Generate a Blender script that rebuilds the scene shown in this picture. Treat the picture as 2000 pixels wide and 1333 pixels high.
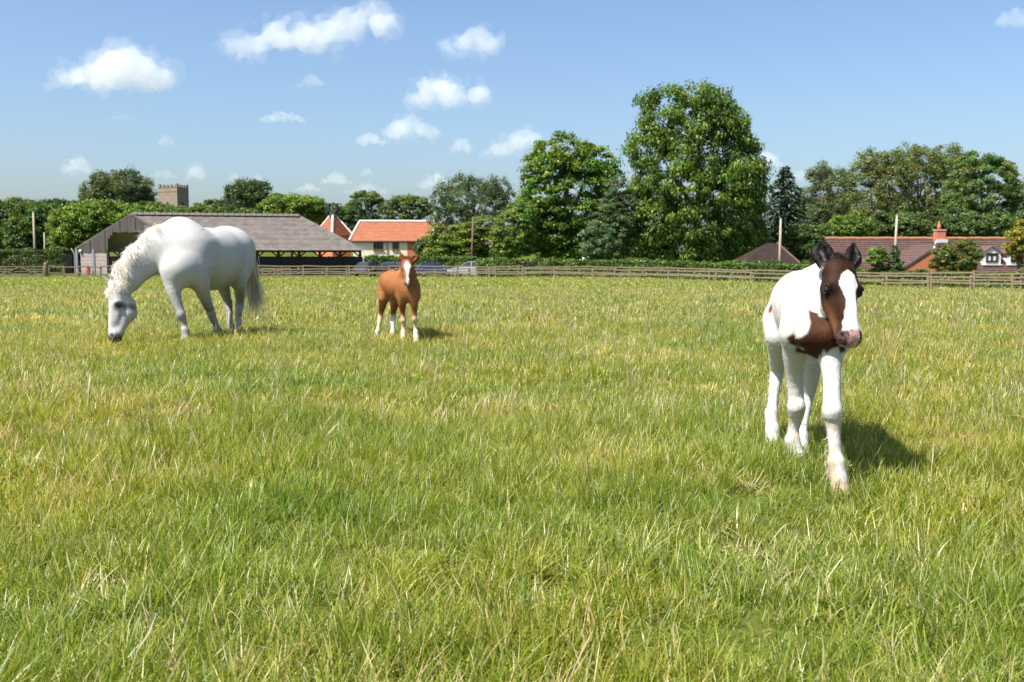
import bpy, math, random
import numpy as np

# ------------------------------------------------------------------ camera, sky, sun, exposure
for o in list(bpy.data.objects): bpy.data.objects.remove(o)
scene = bpy.context.scene
COL = scene.collection
F = 1944.4; HZ = 490.0; CAMH = 1.25           # focal length (px at 2000 wide), horizon row, camera height
PHI = math.atan((666.5-HZ)/F)
cam = bpy.data.objects.new('camera', bpy.data.cameras.new('camera')); COL.objects.link(cam)
cam.location = (0, 0, CAMH); cam.rotation_euler = (math.pi/2-PHI, 0, 0)
cam.data.sensor_width = 36; cam.data.lens = 35; cam.data.clip_end = 30000; cam.data.clip_start = 0.05
cam.data.dof.use_dof = True; cam.data.dof.focus_distance = 5.4; cam.data.dof.aperture_fstop = 6.3
scene.camera = cam
SUN_EL = math.radians(57); SUN_AZ = math.radians(-124)   # azimuth measured from +Y towards +X
world = bpy.data.worlds.new('World'); scene.world = world; world.use_nodes = True
wn = world.node_tree; wn.nodes.clear()
sky = wn.nodes.new('ShaderNodeTexSky'); sky.sky_type = 'NISHITA'; sky.sun_disc = False
sky.sun_elevation = SUN_EL; sky.sun_rotation = SUN_AZ
sky.air_density = 1.0; sky.dust_density = 1.9; sky.ozone_density = 5.2; sky.altitude = 0
bg = wn.nodes.new('ShaderNodeBackground'); bg.inputs['Strength'].default_value = 0.086
wo = wn.nodes.new('ShaderNodeOutputWorld')
wn.links.new(sky.outputs[0], bg.inputs[0]); wn.links.new(bg.outputs[0], wo.inputs[0])
sun = bpy.data.objects.new('sun', bpy.data.lights.new('sun', 'SUN')); COL.objects.link(sun)
sun.data.energy = 4.6; sun.data.angle = math.radians(0.53); sun.data.color = (1.0, 0.955, 0.88)
sun.rotation_euler = (math.pi/2-SUN_EL, 0, math.pi-SUN_AZ)
sun.location = (-40, -30, 80)
scene.view_settings.view_transform = 'Standard'; scene.view_settings.look = 'None'
scene.view_settings.gamma = 1; scene.view_settings.use_curve_mapping = False
scene.view_settings.exposure = 1.1
scene.render.engine = 'CYCLES'
scene.cycles.volume_bounces = 10; scene.cycles.transparent_max_bounces = 12; scene.cycles.max_bounces = 10
scene.render.resolution_x = 1024; scene.render.resolution_y = 682

R = np.random.default_rng(7)
SUNV = np.array([math.cos(SUN_EL)*math.sin(SUN_AZ), math.cos(SUN_EL)*math.cos(SUN_AZ), math.sin(SUN_EL)])

# ------------------------------------------------------------------ helpers
def P(px, py, Y):
    """world point that the photograph shows at pixel (px,py) when it stands Y metres away"""
    u = (px-1000)/F; v = (666.5-py)/F
    d = np.array([u, math.cos(PHI)+v*math.sin(PHI), -math.sin(PHI)+v*math.cos(PHI)])
    return np.array([0, 0, CAMH]) + d*(Y/d[1])
def sst(t): t = np.clip(t, 0, 1); return t*t*(3-2*t)
def ground(x, y):
    x = np.asarray(x, float); y = np.asarray(y, float)
    z = -0.0173*np.clip(y-15, 0, 80) - 0.52*sst((x-5)/25)*sst((y-15)/45)
    near = 1-sst((y-30)/40)
    z = z + near*0.022*(np.sin(x*1.7+y*.6)+np.sin(y*1.3-x*.5+1)+.6*np.sin(x*3.1-y*2.7)) 
    return z
def nrm(v):
    v = np.asarray(v, float); return v/np.maximum(np.linalg.norm(v, axis=-1, keepdims=True), 1e-9)
def hsh(ix, iy, iz):
    n = (ix.astype(np.int64)*374761393 + iy.astype(np.int64)*668265263 + iz.astype(np.int64)*2147483647) & 0xffffffff
    n = ((n ^ (n >> 13))*1274126177) & 0xffffffff
    n = (n ^ (n >> 16)) & 0xffff
    return n/65535.0
def vnoise(p):
    p = np.asarray(p, float); i = np.floor(p).astype(np.int64); f = p-i; f = f*f*(3-2*f)
    r = 0
    for dx in (0, 1):
        for dy in (0, 1):
            for dz in (0, 1):
                w = (f[..., 0] if dx else 1-f[..., 0])*(f[..., 1] if dy else 1-f[..., 1])*(f[..., 2] if dz else 1-f[..., 2])
                r = r + w*hsh(i[..., 0]+dx, i[..., 1]+dy, i[..., 2]+dz)
    return r
def fbm(p, o=3):
    r = 0; a = .5; s = 0
    for k in range(o): r = r + a*vnoise(np.asarray(p)*2**k+17*k); s += a; a *= .5
    return r/s

def mesh_np(name, V, Fc, col=None, smooth=False):
    V = np.asarray(V, np.float32); Fc = np.asarray(Fc, np.int32)
    me = bpy.data.meshes.new(name); m, k = Fc.shape
    me.vertices.add(len(V)); me.vertices.foreach_set('co', V.ravel())
    me.loops.add(m*k); me.loops.foreach_set('vertex_index', Fc.ravel())
    me.polygons.add(m); me.polygons.foreach_set('loop_start', np.arange(0, m*k, k, dtype=np.int32))
    me.polygons.foreach_set('loop_total', np.full(m, k, np.int32))
    if smooth: me.polygons.foreach_set('use_smooth', np.ones(m, bool))
    me.update(calc_edges=True)
    if col is not None:
        c = np.ones((len(V), 4), np.float32); c[:, :3] = col
        a = me.color_attributes.new('col', 'FLOAT_COLOR', 'POINT'); a.data.foreach_set('color', c.ravel())
    return me
ORG = {}
def link(name, me, m=None, parent=None):
    o = bpy.data.objects.new(name, me); COL.objects.link(o)
    if m is not None and me is not None: me.materials.append(m)
    if parent is not None:
        o.parent = parent; ORG[o] = ORG[parent]
    else: ORG[o] = np.zeros(3)
    return o
def tag(o, label=None, cat=None, group=None, kind=None):
    if label: o['label'] = label
    if cat: o['category'] = cat
    if group: o['group'] = group
    if kind: o['kind'] = kind
    return o
def thing(name, label, cat, base, group=None):
    o = bpy.data.objects.new(name, None); COL.objects.link(o); o.location = [float(t) for t in base]
    o.empty_display_size = .2
    ORG[o] = np.asarray(base, float)
    return tag(o, label, cat, group)
class G:
    """collects polygons; build() links them as one mesh object"""
    def __init__(s): s.v = []; s.f = []
    def poly(s, pts):
        n = len(s.v); s.v += [tuple(np.asarray(p, float)) for p in pts]; s.f.append(tuple(range(n, n+len(pts)))); return s
    def prism(s, pts, off):
        """closed solid: polygon pts extruded by vector off"""
        pts = [np.asarray(p, float) for p in pts]; off = np.asarray(off, float); n = len(s.v); k = len(pts)
        s.v += [tuple(p) for p in pts]+[tuple(p+off) for p in pts]
        s.f.append(tuple(range(n+k-1, n-1, -1))); s.f.append(tuple(range(n+k, n+2*k)))
        for i in range(k):
            j = (i+1) % k; s.f.append((n+i, n+j, n+k+j, n+k+i))
        return s
    def box(s, c, ax, ay, az):
        c, ax, ay, az = [np.asarray(t, float) for t in (c, ax, ay, az)]
        return s.prism([c-ax/2-ay/2-az/2, c+ax/2-ay/2-az/2, c+ax/2+ay/2-az/2, c-ax/2+ay/2-az/2], az)
    def beam(s, p0, p1, w, h, up=(0, 0, 1)):
        p0 = np.asarray(p0, float); p1 = np.asarray(p1, float); d = nrm(p1-p0)
        if abs(d[2]) > .99: up = (0, 1, 0)
        sd = nrm(np.cross(d, up)); u = np.cross(sd, d)
        return s.prism([p0-sd*w/2-u*h/2, p0+sd*w/2-u*h/2, p0+sd*w/2+u*h/2, p0-sd*w/2+u*h/2], p1-p0)
    def tube(s, pts, rads, n=8):
        pts = [np.asarray(p, float) for p in pts]; b = len(s.v)
        for i, p in enumerate(pts):
            d = nrm(pts[min(i+1, len(pts)-1)]-pts[max(i-1, 0)])
            a = nrm(np.cross(d, (0.31, .95, .05) if abs(d[2]) > .5 else (0, 0, 1))); c = np.cross(d, a)
            for k in range(n):
                t = 2*math.pi*k/n; s.v.append(tuple(p+rads[i]*(a*math.cos(t)+c*math.sin(t))))
        for i in range(len(pts)-1):
            for k in range(n):
                l = (k+1) % n; s.f.append((b+i*n+k, b+i*n+l, b+(i+1)*n+l, b+(i+1)*n+k))
        s.f.append(tuple(b+k for k in range(n-1, -1, -1))); s.f.append(tuple(b+(len(pts)-1)*n+k for k in range(n)))
        return s
    def sphere(s, c, r, n=10, m=7, sc=(1, 1, 1)):
        c = np.asarray(c, float); b = len(s.v)
        for i in range(m+1):
            t = math.pi*i/m
            for k in range(n):
                p = 2*math.pi*k/n
                s.v.append(tuple(c+r*np.array([math.sin(t)*math.cos(p)*sc[0], math.sin(t)*math.sin(p)*sc[1], math.cos(t)*sc[2]])))
        for i in range(m):
            for k in range(n):
                l = (k+1) % n; s.f.append((b+i*n+k, b+(i+1)*n+k, b+(i+1)*n+l, b+i*n+l))
        return s
    def build(s, name, m, parent=None, smooth=False):
        me = bpy.data.meshes.new(name); o0 = ORG[parent] if parent is not None else np.zeros(3)
        me.from_pydata([tuple(np.asarray(v)-o0) for v in s.v], [], s.f); me.validate(); me.update()
        if smooth: me.polygons.foreach_set('use_smooth', np.ones(len(me.polygons), bool))
        return link(name, me, m, parent)

# ------------------------------------------------------------------ materials
def newmat(name):
    m = bpy.data.materials.new(name); m.use_nodes = True; nt = m.node_tree; nt.nodes.clear()
    return m, nt, nt.nodes.new('ShaderNodeOutputMaterial')
def mat(name, c, rough=.8, c2=None, scale=3.0, bump=0.0, bscale=None, metal=0, spec=.3, stretch=(1, 1, 1), detail=5, mix=.5, coat=0):
    m, nt, out = newmat(name); N = nt.nodes.new; L = nt.links.new
    b = N('ShaderNodeBsdfPrincipled'); L(b.outputs[0], out.inputs[0])
    b.inputs['Roughness'].default_value = rough; b.inputs['Metallic'].default_value = metal
    b.inputs['Specular IOR Level'].default_value = spec; b.inputs['Coat Weight'].default_value = coat
    b.inputs['Base Color'].default_value = (*c, 1)
    tc = N('ShaderNodeTexCoord'); mp = N('ShaderNodeMapping'); mp.inputs['Scale'].default_value = stretch
    L(tc.outputs['Object'], mp.inputs[0])
    if c2 is not None:
        no = N('ShaderNodeTexNoise'); no.inputs['Scale'].default_value = scale; no.inputs['Detail'].default_value = detail
        no.inputs['Roughness'].default_value = .65
        L(mp.outputs[0], no.inputs['Vector'])
        r = N('ShaderNodeValToRGB'); r.color_ramp.elements[0].position = mix-.22; r.color_ramp.elements[1].position = mix+.22
        r.color_ramp.elements[0].color = (*c, 1); r.color_ramp.elements[1].color = (*c2, 1)
        L(no.outputs['Fac'], r.inputs[0]); L(r.outputs[0], b.inputs['Base Color'])
    if bump:
        n2 = N('ShaderNodeTexNoise'); n2.inputs['Scale'].default_value = bscale or scale*3; n2.inputs['Detail'].default_value = 4
        L(mp.outputs[0], n2.inputs['Vector'])
        bp = N('ShaderNodeBump'); bp.inputs['Strength'].default_value = bump; bp.inputs['Distance'].default_value = .05
        L(n2.outputs['Fac'], bp.inputs['Height']); L(bp.outputs[0], b.inputs['Normal'])
    return m
def leafmat(name, trans=.35, gloss=.06, rough=.45, tint=(1.25, 1.3, .55), varn=0.0, vscale=.4, ca=(1, 1, 1), cb=(1, 1, 1)):
    """thin plant tissue: colour from the mesh's own attribute, light passing through"""
    m, nt, out = newmat(name); N = nt.nodes.new; L = nt.links.new
    at = N('ShaderNodeAttribute'); at.attribute_name = 'col'
    oi = N('ShaderNodeObjectInfo')
    hv = N('ShaderNodeHueSaturation')
    mr = N('ShaderNodeMapRange'); mr.inputs[3].default_value = 1-varn; mr.inputs[4].default_value = 1+varn
    L(oi.outputs['Random'], mr.inputs[0]); L(mr.outputs[0], hv.inputs['Value']); L(at.outputs['Color'], hv.inputs['Color'])
    ge = N('ShaderNodeNewGeometry'); no = N('ShaderNodeTexNoise'); no.inputs['Scale'].default_value = vscale; no.inputs['Detail'].default_value = 4
    L(ge.outputs['Position'], no.inputs['Vector'])
    rp = N('ShaderNodeValToRGB'); rp.color_ramp.elements[0].position = .36; rp.color_ramp.elements[1].position = .64
    rp.color_ramp.elements[0].color = (*ca, 1); rp.color_ramp.elements[1].color = (*cb, 1)
    L(no.outputs['Fac'], rp.inputs[0])
    mu = N('ShaderNodeMix'); mu.data_type = 'RGBA'; mu.blend_type = 'MULTIPLY'; mu.inputs[0].default_value = 1
    L(hv.outputs[0], mu.inputs[6]); L(rp.outputs[0], mu.inputs[7])
    mt = N('ShaderNodeMix'); mt.data_type = 'RGBA'; mt.blend_type = 'MULTIPLY'; mt.inputs[0].default_value = 1
    mt.inputs[7].default_value = (*tint, 1); L(mu.outputs[2], mt.inputs[6])
    d = N('ShaderNodeBsdfDiffuse'); t = N('ShaderNodeBsdfTranslucent'); g = N('ShaderNodeBsdfGlossy'); g.inputs['Roughness'].default_value = rough
    L(mu.outputs[2], d.inputs[0]); L(mt.outputs[2], t.inputs[0]); g.inputs[0].default_value = (1, 1, 1, 1)
    m1 = N('ShaderNodeMixShader'); m1.inputs[0].default_value = trans; L(d.outputs[0], m1.inputs[1]); L(t.outputs[0], m1.inputs[2])
    m2 = N('ShaderNodeMixShader'); m2.inputs[0].default_value = gloss; L(m1.outputs[0], m2.inputs[1]); L(g.outputs[0], m2.inputs[2])
    L(m2.outputs[0], out.inputs[0])
    return m
def coatmat(name, rough=.6, sheen=.0, bump=.35):
    m, nt, out = newmat(name); N = nt.nodes.new; L = nt.links.new
    b = N('ShaderNodeBsdfPrincipled'); L(b.outputs[0], out.inputs[0])
    at = N('ShaderNodeAttribute'); at.attribute_name = 'col'
    tc = N('ShaderNodeTexCoord'); mp = N('ShaderNodeMapping'); mp.inputs['Scale'].default_value = (1, 1, .35)
    L(tc.outputs['Object'], mp.inputs[0])
    no = N('ShaderNodeTexNoise'); no.inputs['Scale'].default_value = 110; no.inputs['Detail'].default_value = 3; L(mp.outputs[0], no.inputs['Vector'])
    mr = N('ShaderNodeMapRange'); mr.inputs[1].default_value = .3; mr.inputs[2].default_value = .7; mr.inputs[3].default_value = .86; mr.inputs[4].default_value = 1.1
    L(no.outputs['Fac'], mr.inputs[0])
    hv = N('ShaderNodeHueSaturation'); L(at.outputs['Color'], hv.inputs['Color']); L(mr.outputs[0], hv.inputs['Value'])
    L(hv.outputs[0], b.inputs['Base Color'])
    b.inputs['Roughness'].default_value = rough; b.inputs['Specular IOR Level'].default_value = .10
    b.inputs['Sheen Weight'].default_value = sheen; b.inputs['Sheen Roughness'].default_value = .5
    bp = N('ShaderNodeBump'); bp.inputs['Strength'].default_value = bump; bp.inputs['Distance'].default_value = .01
    L(no.outputs['Fac'], bp.inputs['Height']); L(bp.outputs[0], b.inputs['Normal'])
    return m

M = {}
M['soil'] = mat('soil', (.055, .085, .014), .95, (.10, .11, .025), 1.3, .4, 30, spec=0)
M['track'] = mat('track', (.25, .20, .125), .95, (.14, .15, .05), .7, .3, 8)
M['grass'] = leafmat('grass_blade', .46, .025, .42, (1.15, 1.2, .45), .16, .5, (.76, .92, .8), (1.16, 1.06, 1.0))
M['leaf'] = leafmat('leaf', .29, .02, .45, (1.3, 1.35, .5), 0, .25, (.86, .9, .9), (1.12, 1.08, 1))
M['needle'] = leafmat('needle', .12, .04, .5, (1.1, 1.2, .7), 0, .4)
M['bark'] = mat('bark', (.11, .085, .06), .95, (.2, .17, .13), 3, .6, 12, stretch=(3, 3, .6))
M['pole'] = mat('pole_wood', (.30, .24, .17), .9, (.42, .36, .27), 4, .2, 20, stretch=(3, 3, .3))
M['dark_pole'] = mat('dark_pole_wood', (.10, .075, .055), .9, (.16, .125, .095), 4, .2, 20, stretch=(3, 3, .3))
M['rail'] = mat('weathered_rail', (.15, .115, .068), .9, (.25, .20, .125), 2.5, .3, 14, stretch=(.6, 3, 3))
M['old_rail'] = mat('dark_weathered_rail', (.15, .115, .075), .9, (.24, .19, .125), 2.5, .3, 14, stretch=(.6, 3, 3))
M['barn_board'] = mat('grey_barn_board', (.058, .050, .046), .92, (.105, .09, .08), 2.2, .4, 12, stretch=(4, 4, .35))
M['black_board'] = mat('black_barn_board', (.014, .014, .015), .85, (.028, .027, .027), 3, .2, 12)
M['barn_roof'] = mat('corrugated_roof', (.085, .072, .064), .95, (.175, .152, .135), 1.3, .35, 9, detail=9)
M['barn_low'] = mat('pale_lower_boards', (.27, .22, .20), .9, (.36, .31, .28), 3, .2, 12)
M['steel'] = mat('grey_steel', (.30, .32, .33), .55, (.22, .23, .24), 3)
M['pipe'] = mat('dark_pipe', (.06, .06, .065), .5)
M['lamp'] = mat('lamp_glass', (.75, .78, .8), .3, spec=.5)
M['white'] = mat('white_paint', (.76, .75, .72), .6, (.68, .67, .64), 4)
M['red'] = mat('red_paint', (.5, .03, .03), .5)
M['render_wall'] = mat('cream_render', (.80, .66, .50), .9, (.84, .72, .56), 1.5, .2, 20)
M['brick'] = mat('orange_brick', (.42, .145, .072), .9, (.50, .19, .10), 6, .3, 20)
M['brick_pale'] = mat('flint_and_brick_band', (.36, .27, .20), .9, (.50, .43, .35), 7, .3, 20)
M['pantile'] = mat('orange_pantile', (.34, .115, .058), .85, (.44, .17, .095), 1.6, .3, 18, detail=8)
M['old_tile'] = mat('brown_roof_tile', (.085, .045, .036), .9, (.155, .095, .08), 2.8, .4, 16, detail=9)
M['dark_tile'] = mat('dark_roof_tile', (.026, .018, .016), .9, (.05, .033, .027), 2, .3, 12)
M['ridge'] = mat('orange_ridge_tile', (.40, .17, .08), .9, (.30, .14, .08), 4)
M['lead'] = mat('lead_flashing', (.50, .51, .53), .5, (.62, .63, .65), 3)
M['terracotta'] = mat('terracotta', (.46, .12, .05), .8, (.52, .17, .08), 6)
M['glass'] = mat('window_glass', (.03, .035, .04), .08, spec=.6)
M['curtain'] = mat('net_curtain', (.62, .62, .60), .9)
M['frame_dark'] = mat('dark_window_frame', (.05, .035, .03), .6)
M['frame_brown'] = mat('brown_window_frame', (.20, .08, .04), .6)
M['stone'] = mat('church_flint', (.19, .155, .118), .95, (.28, .23, .18), 1.2, .5, 6, detail=9)
M['stone_dark'] = mat('louvre', (.05, .045, .04), .9)
M['tyre'] = mat('tyre', (.02, .02, .02), .85)
M['rim'] = mat('wheel_rim', (.5, .5, .52), .35, metal=.8)
M['eye'] = mat('eye', (.008, .006, .005), .06, spec=.6)
M['coat'] = coatmat('coat')
M['hair'] = leafmat('hair', .25, .012, .4, (1, 1, 1))
M['ear_dark'] = mat('plastic_black', (.02, .02, .022), .5)

# ------------------------------------------------------------------ ground
def make_ground():
    xs = np.concatenate([np.linspace(-6000, -140, 14), np.linspace(-120, -22, 30), np.linspace(-20, 20, 81), np.linspace(22, 120, 30), np.linspace(140, 6000, 14)])
    ys = np.concatenate([np.linspace(-200, -6, 8), np.linspace(-5, 25, 61), np.linspace(26, 130, 60), np.linspace(140, 900, 20), np.linspace(1200, 9000, 10)])
    X, Y = np.meshgrid(xs, ys); Z = ground(X, Y)
    V = np.stack([X, Y, Z], -1).reshape(-1, 3); nx = len(xs); ny = len(ys)
    i, j = np.meshgrid(np.arange(nx-1), np.arange(ny-1)); a = (j*nx+i).ravel()
    o = link('ground', mesh_np('ground', V, np.stack([a, a+1, a+1+nx, a+nx], -1), smooth=True), M['soil'])
    tag(o, kind='structure')
make_ground()
FPX = [-400, 0, 500, 917, 1142, 1327, 1470, 1816, 2000, 2400]; FYY = [97, 95, 93, 90, 86, 82, 77, 66, 61, 50]
def fy(px, back=0.0): return float(np.interp(px, FPX, FYY))+back
def onground(px, Y):
    p = P(px, HZ, Y); p[2] = float(ground(p[0], p[1])); return p
def make_track():
    g = G(); px = np.linspace(-200, 2300, 60); v = []
    for p in px:
        for b in (1.2, 4.6):
            q = onground(p, fy(p, b)); q[2] += .03+.02*math.sin(p*.05); v.append(q)
    for i in range(len(px)-1): g.poly([v[2*i], v[2*i+2], v[2*i+3], v[2*i+1]])
    tag(g.build('farm_track', M['track']), kind='structure')
make_track()

# ------------------------------------------------------------------ barn
def face_frame(a, b):
    """unit vectors along and across the foot of a wall running from a to b"""
    d = np.asarray(b, float)-np.asarray(a, float); L = np.linalg.norm(d[:2]); e = np.array([d[0]/L, d[1]/L, 0])
    return L, e, np.array([e[1], -e[0], 0])
def lerp(a, b, t): return np.asarray(a)*(1-t)+np.asarray(b)*t
UP = np.array([0, 0, 1.0])
def make_barn():
    gz = -1.42
    EL = P(148, 488, 110); AL = P(258, 419, 107.5); NL = P(372, 487, 104)     # left gable: far eave, apex, near eave
    AR = P(585, 421, 113); NR = P(708, 484, 109.5)                             # right end: apex, near eave
    ER = EL + (AR-AL)
    zr = AL[2]; ze = (EL[2]+NL[2])/2
    for p in (EL, NL, NR, ER): p[2] = ze
    AR[2] = zr
    base = [EL[0], EL[1], gz]
    t = thing('barn', 'long open sided grey barn with corrugated roof and dark boarded walls behind the white horse', 'barn', base)
    # corrugated roof sheets, one mesh per slope with real waves
    def slope(e0, a0, e1, a1, name):
        n = 150; rows = 7; ov = 1.035
        nv = nrm(np.cross(e1-e0, a0-e0)); nv = nv if nv[2] > 0 else -nv
        V = []; Fq = []
        for r in range(rows):
            for side in (0, 1):
                f = (r+side)/rows
                for i in range(n+1):
                    s = -.012+1.024*i/n
                    e = lerp(e0, e1, s); a = lerp(a0, a1, s); p = a+(e-a)*(1-f)*ov if r == 0 and side == 0 else a+(e-a)*(1-f)
                    V.append(p+nv*((.05 if i % 2 else 0)+.014*(1-side)+.012*math.sin(i*.7+r)+.015))
            b = r*2*(n+1)
            for i in range(n): Fq.append((b+i, b+i+1, b+n+1+i+1, b+n+1+i))
        o = link(name, mesh_np(name, np.array(V)-ORG[t], Fq), M['barn_roof'], t)
    slope(NL, AL, NR, AR, 'roof_slope'); slope(EL, AL, ER, AR, 'roof_slope')
    g = G()
    for e0, a0, e1, a1 in ((NL, AL, NR, AR), (EL, AL, ER, AR)):
        g.prism([lerp(e0, a0, 0), lerp(e1, a1, 0), a1, a0], (0, 0, -.09))
    g.build('roof_lining', M['barn_low'], t)
    # raised ridge pieces with dark gaps under them
    first = None; nrp = 30
    for i in range(nrp):
        p0 = lerp(AL, AR, (i+.04)/nrp); p1 = lerp(AL, AR, (i+.96)/nrp); d = (p1-p0)
        if first is None:
            c = nrm(np.cross(d, UP)); g = G()
            z0 = p0
            pts = [z0-c*.42+UP*-.02, z0+UP*.24, z0+c*.42+UP*-.02, z0+c*.38+UP*-.07, z0+UP*.17, z0-c*.38-UP*.07]
            g.prism(pts[:2]+pts[4:], d); g.prism(pts[1:5], d)
            first = g.build('ridge_cap', M['barn_roof'], t); o = first
        else:
            o = first.copy(); COL.objects.link(o); o.parent = t; o.location = [float(k) for k in (p0-lerp(AL, AR, .04/nrp))]
    # left gable clad in upright boards, with the cut-out of the cart opening
    L, e, nv = face_frame(EL, NL)
    if np.dot(nv, [0, -1, 0]) < 0: nv = -nv
    apx = np.dot((AL-EL), e); nb = 44; w = L/nb
    def topz(s): return ze+(zr-ze)*(s/apx if s < apx else (L-s)/(L-apx))
    o0, o1 = L*.295, L*.93            # opening
    for i in range(nb):
        s0, s1 = i*w+.01, (i+1)*w-.012
        sm = (s0+s1)/2
        if o0 < sm < o1:
            bot = ze+ (zr-ze)*.50 if sm > o0+.9 else ze+(zr-ze)*(.30+.2*(sm-o0)/.9)
        else: bot = ze-.35
        t0, t1 = topz(s0)-.06, topz(s1)-.06
        if max(t0, t1) < bot+.05: continue
        th = .035+.02*((i*7) % 3)
        off = nv*(.02*((i*5) % 2))
        g = G(); q = lambda s, z: EL+e*s+UP*(z-ze)+off
        g.prism([q(s0, bot-.03*((i*3) % 4)), q(s1, bot-.03*((i*3) % 4)), q(s1, max(t1, bot+.02)), q(s0, max(t0, bot+.02))], nv*th)
        g.build('board', M['barn_board'], t)
    g = G(); g.beam(EL+nv*.12+UP*.02, AL+nv*.12+UP*.02, .09, .22); g.beam(AL+nv*.12+UP*.02, NL+nv*.12+UP*.02, .09, .22)
    g.build('barge_board', M['barn_roof'], t)
    # lower walls of the left end between posts
    q = lambda s, z: EL+e*s+UP*(z-ze)
    for a, b in ((.045, .16), (.175, .29)):
        for k in range(6):
            z0 = gz+.05+k*(ze-.45-gz)/6; z1 = z0+(ze-.45-gz)/6-.02
            g = G(); g.prism([q(L*a, z0), q(L*b, z0), q(L*b, z1), q(L*a, z1)], nv*(.05+.012*(k % 2))); g.build('plank', M['barn_low'], t)
    for s, mt in ((.012, 'steel'), (.167, 'steel'), (.297, 'black_board'), (.93, 'black_board')):
        g = G(); g.beam(q(L*s, gz-.1)+nv*.08, q(L*s, ze-.02)+nv*.08, .24, .24); g.build('post', M[mt], t)
    g = G(); g.tube([q(-.55, ze+.12)+nv*.1, q(-.2, ze-.35)+nv*.1, q(-.12, ze-.6)+nv*.1, q(-.12, gz)+nv*.1], [.06]*4, 8); g.build('drainpipe', M['steel'], t)
    g = G(); g.sphere(q(L*.055, ze-.18)+nv*.22, .17, 10, 6); lf = g.build('wall_lamp', M['lamp'], t, True)
    # long sides: posts, half height boarding, eave beam, braces
    for (a, b) in ((NL, NR), (EL, ER)):
        LL, e2, n2 = face_frame(a, b); ins = -n2 if np.dot(n2, (NL-EL)) > 0 else n2
        fr = lambda s, z: a+e2*s+ins*.45+UP*(z-ze)
        npst = 9; hw = ze-.75
        for i in range(npst):
            s = .2+(LL-.4)*i/(npst-1)
            g = G(); g.beam(fr(s, gz-.1), fr(s, ze-.1), .26, .26); g.build('post', M['black_board'], t)
            g = G()
            if i > 0: g.beam(fr(s, ze-.85), fr(s-.85, ze-.12), .12, .14)
            if i < npst-1: g.beam(fr(s, ze-.85), fr(s+.85, ze-.12), .12, .14)
            g.build('brace', M['black_board'], t)
        g = G(); g.beam(fr(.08, ze-.16), fr(LL-.08, ze-.16), .2, .28); g.build('eave_beam', M['black_board'], t)
        nbd = 60; first = None
        for i in range(nbd):
            s0 = .2+(LL-.4)*i/nbd
            if first is None:
                g = G(); s1 = s0+(LL-.4)/nbd-.015
                g.prism([fr(s0, gz), fr(s1, gz), fr(s1, hw), fr(s0, hw)], ins*.04); first = g.build('upright_board', M['black_board'], t); continue
            o = first.copy(); COL.objects.link(o); o.parent = t; k = e2*((LL-.4)*i/nbd)+ins*(.02*(i % 2))+UP*(-.02*(i % 3)); o.location = [float(x) for x in k]
        g = G(); g.tube([a+UP*-.04, b+UP*-.04], [.09, .09], 8); g.build('gutter', M['steel'], t)
    g = G(); LL, e2, n2 = face_frame(NR, ER)
    g.prism([NR-UP*.8, ER-UP*.8, [ER[0], ER[1], gz], [NR[0], NR[1], gz]], -(AR-AL)/np.linalg.norm(AR-AL)*.06)
    g.build('end_wall', M['black_board'], t)
    d = nrm(AR-AL)
    g = G(); g.prism([NR-UP*.05-d*.1, ER-UP*.05-d*.1, AR-UP*.12-d*.1], d*.05); g.build('end_gable', M['black_board'], t)
    # pale panel added as the lit underside of the far roof slope
    g = G(); g.prism([q(L*.32, ze+.15)-nv*3, q(L*.72, ze+.15)-nv*3, q(L*.62, ze+(zr-ze)*.62)-nv*3, q(L*.36, ze+(zr-ze)*.40)-nv*3], -nv*.05); g.build('lit_underside', M['barn_low'], t)
    c = q(L*.142, gz+.95)+nv*.55
    b = thing('red_drum', 'small red drum standing against the pale boards of the barn end', 'drum', [c[0], c[1], gz])
    b.location[2] = gz
    g = G(); z = [0, .03, .04, .30, .32, .62, .64, .92, .95]; r = [.2, .22, .21, .21, .225, .225, .21, .22, .2]
    g.tube([[c[0], c[1], gz+k] for k in z], r, 14); g.build('body', M['red'], b, True)
    g = G(); g.tube([[c[0], c[1], gz+.951], [c[0], c[1], gz+.99]], [.19, .19], 12); g.build('lid', M['red'], b)
    return AL, AR
make_barn()

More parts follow.
